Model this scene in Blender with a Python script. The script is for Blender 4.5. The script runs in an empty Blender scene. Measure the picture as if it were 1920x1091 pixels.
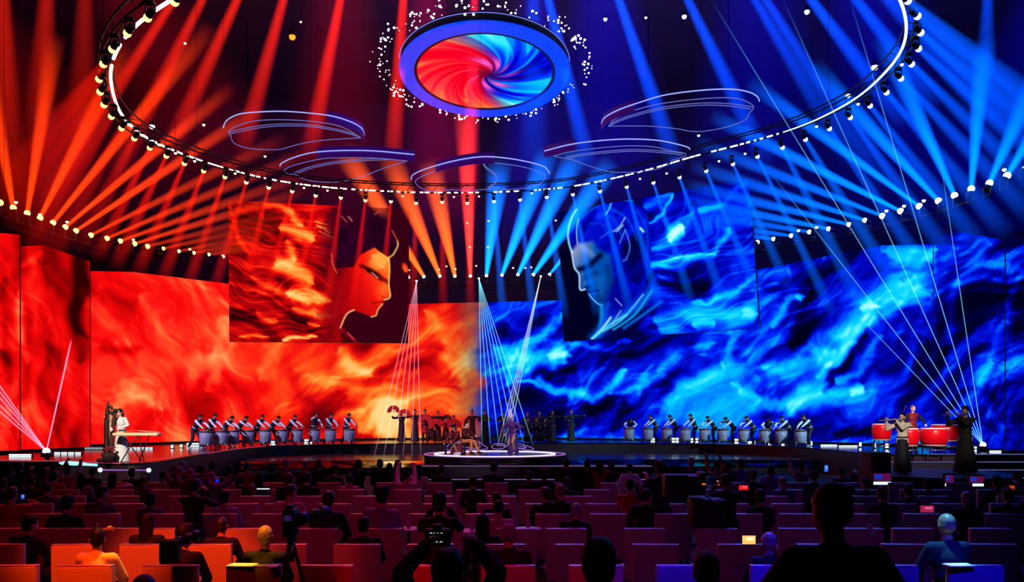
import bpy, bmesh, math, random
import numpy as np
from mathutils import Vector, Matrix, Quaternion
C = bpy.context.scene.collection
SC = bpy.context.scene
R = random.Random(7)
PI = math.pi
F = 1500.0            # focal length in pixels of the 1920 wide frame
EYE = 2.6             # camera height
HZ = 780.0            # horizon line in the frame
V = Vector

def at(px, py, Y):
    """world point at distance Y seen at that place of the frame"""
    return V(((px-960)*Y/F, Y, EYE+(HZ-py)*Y/F))
def on(px, py, z):
    """world point on the level plane z"""
    Y = (EYE-z)*F/(py-HZ)
    return V(((px-960)*Y/F, Y, z))
def lin(c):
    return tuple((x/255/12.92 if x/255 <= .04045 else ((x/255+.055)/1.055)**2.4) for x in c[:3])

# ------------------------------------------------------------------ camera
cam = bpy.data.objects.new('camera', bpy.data.cameras.new('camera'))
C.objects.link(cam)
cam.location = (0, 0, EYE); cam.rotation_euler = (PI/2, 0, 0)
cam.data.sensor_width = 36; cam.data.lens = 36*F/1920
cam.data.shift_y = (HZ-545.5)/1920
cam.data.clip_end = 200
SC.camera = cam
SC.view_settings.view_transform = 'Standard'
SC.view_settings.look = 'None'
SC.view_settings.exposure = 0
SC.view_settings.gamma = 1
SC.view_settings.use_curve_mapping = False
cy = SC.cycles
cy.max_bounces = 3; cy.diffuse_bounces = 1; cy.glossy_bounces = 2; cy.transmission_bounces = 1; cy.volume_bounces = 0
cy.transparent_max_bounces = 16
cy.use_denoising = True; cy.use_adaptive_sampling = True; cy.adaptive_threshold = .03
cy.sample_clamp_indirect = 4
w = bpy.data.worlds.new('dark hall'); SC.world = w
w.use_nodes = True
w.node_tree.nodes['Background'].inputs[0].default_value = (0, 0, 0, 1)

# ------------------------------------------------------------------ materials
MATS = {}
def mat(name, col, rough=.6, metal=0, emit=None, es=1.0, spec=.5, noise=0, nscale=20):
    if name in MATS: return MATS[name]
    m = bpy.data.materials.new(name); m.use_nodes = True
    nt = m.node_tree; b = nt.nodes['Principled BSDF']
    c = (*lin(col), 1)
    b.inputs['Base Color'].default_value = c
    b.inputs['Roughness'].default_value = rough
    b.inputs['Metallic'].default_value = metal
    b.inputs['Specular IOR Level'].default_value = spec
    if noise:
        n = nt.nodes.new('ShaderNodeTexNoise'); n.inputs['Scale'].default_value = nscale
        n.inputs['Detail'].default_value = 3
        tc = nt.nodes.new('ShaderNodeTexCoord'); nt.links.new(tc.outputs['Object'], n.inputs['Vector'])
        mx = nt.nodes.new('ShaderNodeMix'); mx.data_type = 'RGBA'
        mx.inputs[6].default_value = (c[0]*(1-noise), c[1]*(1-noise), c[2]*(1-noise), 1)
        mx.inputs[7].default_value = (min(1, c[0]*(1+noise)), min(1, c[1]*(1+noise)), min(1, c[2]*(1+noise)), 1)
        nt.links.new(n.outputs['Fac'], mx.inputs[0]); nt.links.new(mx.outputs[2], b.inputs['Base Color'])
    if emit:
        b.inputs['Emission Color'].default_value = (*lin(emit), 1)
        b.inputs['Emission Strength'].default_value = es
    MATS[name] = m
    return m
def glow(name, col, s, sample=False):
    if name in MATS: return MATS[name]
    m = bpy.data.materials.new(name); m.use_nodes = True
    nt = m.node_tree; nt.nodes.clear()
    e = nt.nodes.new('ShaderNodeEmission'); o = nt.nodes.new('ShaderNodeOutputMaterial')
    e.inputs[0].default_value = (*lin(col), 1); e.inputs[1].default_value = s
    nt.links.new(e.outputs[0], o.inputs['Surface'])
    if not sample: m.cycles.emission_sampling = 'NONE'
    MATS[name] = m
    return m
def screen_mat(name, s=1.0):
    """an LED screen: shows the colours stored on its pixels"""
    if name in MATS: return MATS[name]
    m = bpy.data.materials.new(name); m.use_nodes = True
    nt = m.node_tree; nt.nodes.clear()
    a = nt.nodes.new('ShaderNodeAttribute'); a.attribute_name = 'pixels'
    e = nt.nodes.new('ShaderNodeEmission'); o = nt.nodes.new('ShaderNodeOutputMaterial')
    e.inputs[1].default_value = s
    nt.links.new(a.outputs['Color'], e.inputs[0]); nt.links.new(e.outputs[0], o.inputs['Surface'])
    MATS[name] = m
    return m

# ------------------------------------------------------------------ objects
def obj(name, bm, m, parent=None, loc=None, smooth=True):
    if isinstance(bm, bpy.types.Mesh): me = bm
    else:
        me = bpy.data.meshes.new(name); bm.to_mesh(me); bm.free()
    if m is not None and not me.materials: me.materials.append(m)
    if smooth and len(me.polygons):
        me.polygons.foreach_set('use_smooth', [True]*len(me.polygons))
    o = bpy.data.objects.new(name, me); C.objects.link(o)
    if parent is not None: o.parent = parent
    if loc is not None: o.location = loc
    return o
def tag(o, label=None, cat=None, group=None, kind=None):
    if label: o['label'] = label
    if cat: o['category'] = cat
    if group: o['group'] = group
    if kind: o['kind'] = kind
    return o
def thing(name, label, cat, loc=(0, 0, 0), rz=0, group=None, kind=None):
    o = bpy.data.objects.new(name, None); C.objects.link(o)
    o.empty_display_size = .1
    o.location = loc; o.rotation_euler = (0, 0, rz)
    return tag(o, label, cat, group, kind)
KIDS = {}
def dup(root, loc=None, rz=None, label=None, group=None, scale=None):
    """copy a thing with its parts and sub-parts"""
    if not KIDS.get('n') == len(bpy.data.objects):
        KIDS.clear()
        for o in bpy.data.objects:
            if o.parent: KIDS.setdefault(o.parent.name, []).append(o)
        KIDS['n'] = len(bpy.data.objects)
    r = root.copy(); C.objects.link(r)
    if loc is not None: r.location = loc
    if rz is not None: r.rotation_euler = (0, 0, rz)
    if scale is not None: r.scale = (scale,)*3
    if label: r['label'] = label
    if group: r['group'] = group
    n = 1
    for ch in KIDS.get(root.name, []):
        c = ch.copy(); C.objects.link(c); c.parent = r; n += 1
        KIDS.setdefault(r.name, []).append(c)
        for g in KIDS.get(ch.name, []):
            d = g.copy(); C.objects.link(d); d.parent = c; n += 1
            KIDS.setdefault(c.name, []).append(d)
    KIDS['n'] += n
    return r

# ------------------------------------------------------------------ shapes
def bx(bm, c, s, rot=None, bev=0):
    b2 = bmesh.new()
    bmesh.ops.create_cube(b2, size=1)
    for v in b2.verts: v.co = V((v.co.x*s[0], v.co.y*s[1], v.co.z*s[2]))
    if bev: bmesh.ops.bevel(b2, geom=list(b2.edges), offset=bev, segments=2, affect='EDGES', profile=.6)
    M = Matrix.Translation(V(c)) @ (rot.to_4x4() if rot else Matrix())
    return put(bm, b2, M)
def put(bm, b2, M=None):
    mp = {}
    for v in b2.verts: mp[v] = bm.verts.new(M @ v.co if M else v.co)
    for f in b2.faces:
        try: bm.faces.new([mp[v] for v in f.verts])
        except ValueError: pass
    b2.free()
    return bm
def cyl(bm, a, b, r0, r1=None, n=12, caps=True):
    a, b = V(a), V(b); r1 = r0 if r1 is None else r1
    d = (b-a).normalized()
    u = d.orthogonal().normalized(); v = d.cross(u)
    r_a = [bm.verts.new(a+(u*math.cos(t)+v*math.sin(t))*r0) for t in (2*PI*i/n for i in range(n))]
    r_b = [bm.verts.new(b+(u*math.cos(t)+v*math.sin(t))*r1) for t in (2*PI*i/n for i in range(n))]
    for i in range(n): bm.faces.new((r_a[i], r_a[(i+1) % n], r_b[(i+1) % n], r_b[i]))
    if caps: bm.faces.new(r_a[::-1]); bm.faces.new(r_b)
    return bm
def lathe(bm, prof, c=(0, 0, 0), n=24, cap=True):
    c = V(c); rings = []
    for r, z in prof:
        rings.append([bm.verts.new(c+V((r*math.cos(2*PI*i/n), r*math.sin(2*PI*i/n), z))) for i in range(n)])
    for a, b in zip(rings, rings[1:]):
        for i in range(n): bm.faces.new((a[i], a[(i+1) % n], b[(i+1) % n], b[i]))
    if cap: bm.faces.new(rings[0][::-1]); bm.faces.new(rings[-1])
    return bm
def ball(bm, c, r, n=10, m=7):
    b2 = bmesh.new(); bmesh.ops.create_uvsphere(b2, u_segments=n, v_segments=m, radius=1)
    s = r if hasattr(r, '__len__') else (r, r, r)
    return put(bm, b2, Matrix.Translation(V(c)) @ Matrix.Diagonal((*s, 1)))
def tube(bm, pts, r, n=6, closed=False):
    pts = [V(p) for p in pts]; k = len(pts); rings = []
    up = V((0, 0, 1))
    for i, p in enumerate(pts):
        t = (pts[(i+1) % k]-pts[i-1]) if closed else (pts[min(i+1, k-1)]-pts[max(i-1, 0)])
        t.normalize()
        u = t.cross(up)
        if u.length < .05: u = t.cross(V((1, 0, 0)))
        u.normalize(); v = u.cross(t)
        rr = r[i] if hasattr(r, '__len__') else r
        rings.append([bm.verts.new(p+(u*math.cos(a)+v*math.sin(a))*rr) for a in (2*PI*j/n for j in range(n))])
    m = k if closed else k-1
    for i in range(m):
        a, b = rings[i], rings[(i+1) % k]
        for j in range(n): bm.faces.new((a[j], a[(j+1) % n], b[(j+1) % n], b[j]))
    if not closed: bm.faces.new(rings[0][::-1]); bm.faces.new(rings[-1])
    return bm
def prism(bm, poly, z0, z1):
    """a level slab with the outline poly [(x, y)]"""
    a = [bm.verts.new((x, y, z0)) for x, y in poly]; b = [bm.verts.new((x, y, z1)) for x, y in poly]
    n = len(poly)
    for i in range(n): bm.faces.new((a[i], a[(i+1) % n], b[(i+1) % n], b[i]))
    bm.faces.new(a[::-1]); bm.faces.new(b)
    bmesh.ops.recalc_face_normals(bm, faces=list(bm.faces))
    return bm
def spline(pts, n=8, closed=False):
    """smooth curve through pts (Catmull-Rom)"""
    P = [V(p) for p in pts]; out = []; k = len(P)
    for i in range(k if closed else k-1):
        if closed: a, b, c, d = P[i-1], P[i], P[(i+1) % k], P[(i+2) % k]
        else: a, b, c, d = P[max(i-1, 0)], P[i], P[i+1], P[min(i+2, k-1)]
        for j in range(n):
            t = j/n
            out.append(.5*((2*b)+(c-a)*t+(2*a-5*b+4*c-d)*t*t+(3*b-a-3*c+d)*t**3))
    if not closed: out.append(P[-1])
    return out
# ------------------------------------------------------------------ moving pictures on the LED screens
def _h(ix, iy, s):
    n = (ix*374761393 + iy*668265263 + s*974711) & 0xffffffff
    n = ((n ^ (n >> 13))*1274126177) & 0xffffffff
    return ((n ^ (n >> 16)) & 0xffff)/65535.0
def vn(x, y, s=0):
    ix = np.floor(x).astype(np.int64); iy = np.floor(y).astype(np.int64)
    fx = x-ix; fy = y-iy
    fx = fx*fx*fx*(fx*(fx*6-15)+10); fy = fy*fy*fy*(fy*(fy*6-15)+10)
    a = _h(ix, iy, s); b = _h(ix+1, iy, s); c = _h(ix, iy+1, s); d = _h(ix+1, iy+1, s)
    return a+(b-a)*fx+(c-a)*fy+(a-b-c+d)*fx*fy
def fbm(x, y, o=4, s=0):
    t = 0; a = .5; n = 0
    for i in range(o):
        t = t+a*vn(x, y, s+i*17); n += a; a *= .5; x = x*2.03+3.1; y = y*2.03+1.7
    return t/n
def seg_d(x, y, pts):
    """distance to a polyline, and how far along it (0..1)"""
    best = np.full(x.shape, 1e9); along = np.zeros(x.shape)
    k = len(pts)-1
    for i in range(k):
        (ax, ay), (bx_, by_) = pts[i], pts[i+1]
        dx, dy = bx_-ax, by_-ay
        t = np.clip(((x-ax)*dx+(y-ay)*dy)/(dx*dx+dy*dy+1e-9), 0, 1)
        d = np.hypot(x-ax-t*dx, y-ay-t*dy)
        m = d < best
        best = np.where(m, d, best); along = np.where(m, (i+t)/k, along)
    return best, along
def sm2(pts, n=6):
    return [(p.x, p.y) for p in spline([(a, b, 0) for a, b in pts], n)]
def stroke(x, y, pts, w, v=1.0, taper=True, warp=0, hard=1.0):
    if len(pts) > 2: pts = sm2(pts)
    if warp:
        x = x+(fbm(x/26, y/26, 3, 91)-.5)*warp*2; y = y+(fbm(x/26+9, y/26, 3, 55)-.5)*warp*2
    d, t = seg_d(x, y, pts)
    ww = w*(np.sqrt(np.clip(4*t*(1-t), 0, 1))*.8+.2) if taper else w
    return v*np.exp(-(d/ww)**2*hard)
def inside(x, y, poly):
    c = np.zeros(x.shape, bool); n = len(poly)
    for i in range(n):
        (ax, ay), (bx_, by_) = poly[i], poly[i-1]
        m = ((ay > y) != (by_ > y)) & (x < (bx_-ax)*(y-ay)/(by_-ay+1e-9)+ax)
        c ^= m
    return c
def soft(x, y, poly, f):
    """1 well inside the outline, 0 well outside, soft over f"""
    d, _ = seg_d(x, y, poly+[poly[0]])
    s = np.where(inside(x, y, poly), d, -d)
    return np.clip(.5+s/(2*f), 0, 1)
def ramp(t, stops):
    xs = [s[0] for s in stops]
    return np.stack([np.interp(t, xs, [s[1][k] for s in stops]) for k in range(3)], -1)
FIRE = [(0, (28, 0, 0)), (.2, (110, 0, 2)), (.38, (200, 3, 4)), (.55, (250, 8, 10)), (.68, (255, 42, 26)), (.82, (255, 92, 48)), (1, (255, 140, 78)), (1.3, (255, 205, 140))]
FLAME = [(0, (25, 0, 4)), (.2, (105, 0, 8)), (.38, (190, 4, 10)), (.54, (245, 22, 14)), (.68, (255, 70, 20)), (.82, (255, 120, 38)), (1, (255, 170, 72)), (1.3, (255, 225, 150))]
WATER = [(0, (0, 0, 30)), (.16, (0, 0, 84)), (.34, (0, 4, 185)), (.5, (0, 34, 250)), (.64, (0, 100, 255)), (.78, (0, 165, 255)), (.92, (10, 215, 255)), (1.08, (120, 250, 255)), (1.3, (235, 255, 255))]

def flow(x, y, ang, sx, sy, s, warp=60):
    """streaky turbulence running along ang"""
    wx = (fbm(x/150, y/150, 3, s+3)-.5)*warp*2; wy = (fbm(x/150+7, y/150+3, 3, s+5)-.5)*warp*2
    X = x+wx; Y = y+wy
    c, n = math.cos(ang), math.sin(ang)
    return fbm((X*c+Y*n)/sx, (-X*n+Y*c)/sy, 4, s)

def fire_wall(x, y):
    a = flow(x, y, .95, 120, 38, 11, 70)
    b = flow(x, y, -.5, 150, 46, 31, 60)
    k = np.clip((x-420)/160, 0, 1)
    t = .58+(a-.5)*.62*(1-k)+(b-.5)*1.05*k+(fbm(x/210, y/130, 2, 5)-.5)*.32
    t = t+.05*k
    w1 = 1-np.abs(2*flow(x, y, .9, 200, 32, 151, 80)-1); w2 = 1-np.abs(2*flow(x, y, -.45, 230, 26, 171, 80)-1)
    t = t+np.clip(w1-.82, 0, 1)*.9*(1-k)*np.clip(a*2.5-.8, 0, 1)+np.clip(w2-.8, 0, 1)*1.3*k*np.clip(b*2.5-.8, 0, 1)
    for pts, w, v in [([(258, 560), (300, 610), (340, 680), (405, 668)], 26, .22), ([(395, 735), (412, 650), (425, 600)], 13, .26),
                      ([(165, 560), (190, 590), (240, 640)], 20, .16), ([(205, 800), (226, 757), (262, 745), (300, 765)], 16, .24),
                      ([(300, 740), (340, 790), (360, 830)], 16, .14), ([(490, 715), (505, 690), (520, 640)], 16, .2),
                      ([(640, 655), (652, 680), (690, 700)], 17, .38), ([(615, 792), (660, 772), (720, 752), (765, 748)], 9, .33),
                      ([(680, 800), (715, 780), (760, 785)], 26, .5), ([(700, 815), (740, 812), (790, 822)], 18, .35),
                      ([(560, 700), (640, 725), (750, 728)], 12, .2), ([(650, 740), (700, 735), (780, 700)], 14, .2),
                      ([(800, 590), (840, 625), (880, 690)], 20, .25), ([(830, 640), (850, 690), (870, 720)], 12, .2),
                      ([(290, 760), (262, 800), (268, 850)], 22, -.16), ([(180, 650), (260, 655)], 14, -.2), ([(545, 690), (560, 740), (590, 760)], 20, -.12),
                      ([(700, 690), (770, 672), (830, 680), (850, 720)], 26, -.16), ([(760, 770), (850, 790)], 26, -.12)]:
        t = t+stroke(x, y, pts, w, v, warp=14)
    # the first panels: darker, folds of flame
    l = np.clip((175-x)/10, 0, 1)
    t = t-l*.1*(1+np.sin(x/9+fbm(x/40, y/60, 2, 8)*7))
    t = t-l*stroke(x, y, [(150, 480), (140, 600), (150, 680)], 22, .35)-l*stroke(x, y, [(10, 520), (8, 640), (20, 720)], 14, .25)
    t = t+l*stroke(x, y, [(36, 545), (40, 620), (52, 680)], 9, .3)+l*stroke(x, y, [(40, 500), (70, 480), (78, 470)], 8, .25)
    col = ramp(np.clip(t, .05, 1.2), FIRE)*(1-k[..., None])+ramp(np.clip(t, .05, 1.25), FLAME)*k[..., None]
    return col
def water_wall(x, y):
    a = flow(x, y, -.62, 230, 36, 71, 80)
    rd = 1-np.abs(2*flow(x, y, -.5, 300, 50, 101, 110)-1)
    b = flow(x, y, -.7, 160, 15, 131, 70)
    w1 = 1-np.abs(2*flow(x, y, -.6, 230, 30, 151, 80)-1); w2 = 1-np.abs(2*flow(x, y, -.72, 190, 22, 171, 90)-1)
    t = .33+(a-.5)*.75+(rd-.75)*.42+(b-.5)*.22+np.clip(w1-.78, 0, 1)*1.25*np.clip(a*2.4-.8, 0, 1)+np.clip(w2-.84, 0, 1)*1.3*np.clip(a*2.4-.9, 0, 1)
    for pts, w, v in [([(925, 645), (985, 668), (1060, 664)], 17, .4), ([(1030, 664), (1060, 668)], 16, .42), ([(955, 712), (985, 655), (1055, 590)], 16, .5),
                      ([(975, 712), (1045, 728), (1110, 742), (1150, 712), (1172, 688)], 10, .6), ([(1060, 642), (1130, 650), (1180, 640)], 8, .35),
                      ([(1140, 735), (1200, 725), (1220, 690)], 7, .3), ([(1215, 815), (1262, 748), (1330, 705), (1440, 690)], 16, .3),
                      ([(1260, 780), (1330, 745), (1420, 720)], 44, .36), ([(1300, 805), (1360, 770), (1420, 790)], 30, .22), ([(1372, 722), (1420, 748), (1470, 772)], 13, .4),
                      ([(1235, 700), (1265, 660), (1340, 640)], 8, .25), ([(1360, 690), (1378, 640), (1396, 596)], 7, .3), ([(1310, 665), (1370, 650), (1372, 600)], 7, .25),
                      ([(1470, 760), (1545, 715), (1600, 610), (1680, 545), (1752, 480)], 25, .5), ([(1430, 690), (1500, 690), (1560, 655)], 16, .35),
                      ([(1450, 620), (1468, 575), (1505, 552)], 9, .5), ([(1490, 560), (1504, 556)], 7, .4), ([(1480, 775), (1560, 745), (1625, 735)], 22, .4),
                      ([(1596, 742), (1622, 726)], 13, .42), ([(1570, 718), (1610, 690), (1650, 630)], 9, .4), ([(1532, 702), (1560, 680)], 7, .4),
                      ([(1618, 578), (1650, 580)], 9, .5), ([(1540, 735), (1580, 690), (1625, 615)], 9, -.5), ([(1640, 600), (1690, 590), (1720, 570)], 14, -.3),
                      ([(1660, 470), (1700, 478), (1752, 466)], 18, .5), ([(1690, 520), (1735, 505), (1752, 500)], 10, -.4), ([(1655, 600), (1700, 570), (1740, 545)], 14, .3),
                      ([(1300, 640), (1250, 720), (1235, 770)], 18, -.2), ([(1080, 690), (1040, 700), (990, 700)], 10, -.3), ([(1100, 770), (1180, 770)], 30, -.25),
                      ([(960, 745), (1000, 755), (1060, 780)], 30, -.2), ([(1700, 660), (1740, 720), (1760, 780)], 60, -.2), ([(1520, 540), (1500, 600), (1490, 650)], 22, -.3),
                      ([(1778, 640), (1785, 560), (1800, 520)], 12, .25), ([(1835, 720), (1870, 640), (1895, 560), (1925, 500)], 12, .32), ([(1880, 700), (1925, 672)], 20, .2),
                      ([(1560, 815), (1640, 800), (1700, 790)], 14, -.25), ([(960, 820), (1100, 822), (1200, 826)], 9, .3), ([(1090, 815), (1150, 770), (1160, 750)], 7, .22)]:
        t = t+stroke(x, y, pts, w, v, warp=12)
    r = np.clip((x-1752)/6, 0, 1)
    t = t-.14*r-.12*np.clip((x-1765)/60, 0, 1)
    t = np.where(t > .7, .7+(t-.7)*.62, t)
    return ramp(np.clip(t, 0, 1.2), WATER)
def wall(x, y):
    m = np.clip((x-(893+(fbm(x/50, y/40, 3, 44)-.5)*60))/26+.5, 0, 1)
    f = fire_wall(x, y); q = water_wall(x, y)
    g = np.exp(-((x-884)/26)**2)[..., None]*(.3+.7*fbm(x/40, y/30, 3, 4))[..., None]
    c = f*(1-m[..., None])+q*m[..., None]
    return c*(1-.75*g)+np.array((120, 100, 80.))*.75*g
def fire_face(x, y):
    w1 = 1-np.abs(2*flow(x, y, .25, 140, 13, 151, 50)-1)
    t = .27+(flow(x, y, .28, 120, 26, 7, 50)-.5)*.9+np.clip(w1-.8, 0, 1)*1.0
    left = np.clip((660-x-(fbm(x/26, y/18, 3, 65)-.5)*70)/70, 0, 1)
    t = t*(.35+.65*left)
    for pts, w, v in [([(524, 428), (550, 432), (588, 452)], 13, .62), ([(536, 450), (546, 470), (550, 492)], 8, .5), ([(512, 490), (545, 502), (590, 530)], 17, .62),
                      ([(540, 550), (580, 556), (618, 566)], 13, .62), ([(545, 582), (590, 588), (624, 594)], 8, .5), ([(576, 605), (600, 610)], 5, .5),
                      ([(529, 640), (556, 630), (594, 628)], 4, .85), ([(498, 382), (540, 395), (568, 424)], 8, .5), ([(432, 385), (440, 430), (468, 482)], 6, .3),
                      ([(470, 520), (520, 545), (580, 570)], 8, .35), ([(455, 540), (500, 548)], 4, .35), ([(480, 585), (500, 595), (520, 600)], 6, .3), ([(452, 634), (480, 628), (505, 632)], 4, .4),
                      ([(440, 395), (480, 392), (495, 405)], 7, .22), ([(590, 426), (622, 438)], 2.2, .6), ([(596, 436), (626, 446)], 1.6, .6), ([(588, 418), (612, 424)], 1.4, .5)]:
        t = t+stroke(x, y, pts, w, v*left**.3, warp=7)
    col = ramp(np.clip(t, 0, 1.2), FLAME)
    bg = np.array((52., 0, 18.))
    r = np.clip((x-640)/20, 0, 1)[..., None]
    col = col*(1-r)+bg*r
    hair = [(742, 474), (729, 484), (712, 472), (700, 463), (690, 470), (678, 478), (670, 498), (664, 486), (656, 512), (648, 494), (637, 522), (628, 500), (614, 530), (606, 504), (592, 490), (592, 470), (600, 430), (612, 400), (640, 386), (690, 384), (728, 392), (741, 425)]
    m = (soft(x, y, hair, 4)*np.clip((x-592)/45, 0, 1))[..., None]
    col = col*(1-m)+(np.array((30., 0, 26.))+45*np.array((1., 0, .25))*(fbm(x/14, y/26, 3, 61)[..., None]-.35))*m
    head = [(729, 483), (730, 505), (728.5, 533), (731, 556), (720, 562), (717, 570), (709, 579), (705, 590), (696, 593.5), (679, 587), (662, 582), (648, 590), (638, 614), (640, 645), (600, 645), (592, 600), (596, 540), (604, 500), (640, 503), (664, 500), (676, 478), (690, 470), (702, 464), (714, 473)]
    m = (soft(x, y, head, 1.2)*np.clip((x-592-(fbm(x/20, y/16, 3, 63)-.5)*60)/50, 0, 1))[..., None]
    k = np.clip((x-652)/70, 0, 1)*np.clip(1-(y-480)/150, .2, 1)
    k = k+stroke(x, y, [(700, 480), (718, 500)], 20, .45)+stroke(x, y, [(722, 535), (712, 560)], 12, .2)
    skin = ramp(np.clip(.34+k*.55, 0, 1), FLAME)
    back = np.clip((650-x)/40, 0, 1)[..., None]
    skin = skin*(1-back*.6)+np.array((120., 6, 20))*back*.6
    col = col*(1-m)+skin*m
    for pts, w, c_, v in [([(676, 498), (700, 509), (727, 529)], 3.6, (60, 0, 10), .9), ([(690, 507), (702, 514), (716, 525)], 3.4, (26, 0, 10), .95), ([(697, 511), (709, 521)], 1.3, (240, 170, 150), .8),
                          ([(696, 568), (708, 567), (717, 565)], 1.1, (90, 0, 8), .9), ([(702, 574), (710, 577)], 1.2, (150, 10, 14), .8), ([(713, 554), (724, 560)], 2, (150, 10, 10), .6),
                          ([(745, 452), (746, 460), (738, 476), (729, 483)], 1.5, (255, 190, 90), 1), ([(729, 483), (730.5, 505), (729, 533), (731.5, 556), (721, 562)], 1.5, (255, 205, 110), 1),
                          ([(717, 570), (709, 580), (705, 591), (696, 594)], 1.3, (255, 190, 110), 1), ([(664, 581), (650, 589), (640, 610), (638, 615)], 1.4, (255, 200, 140), 1), ([(735, 432), (745, 450)], 1.4, (230, 90, 40), .8),
                          ([(641, 618), (655, 630), (670, 644)], 3.5, (150, 0, 24), .9), ([(652, 624), (664, 636)], .8, (250, 130, 120), .8), ([(622, 476), (624, 495), (631, 511)], .9, (250, 110, 60), .9),
                          ([(640, 405), (650, 416)], 1, (255, 120, 90), .7), ([(653, 406), (660, 414)], 1.4, (255, 150, 120), .7), ([(702, 402), (712, 396)], 1, (255, 110, 80), .7), ([(625, 590), (634, 560), (640, 545)], 5, (170, 10, 22), .5)]:
        s = stroke(x, y, pts, w, v, taper=False)[..., None]
        col = col*(1-s)+np.array(c_, float)*s
    return col
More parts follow.
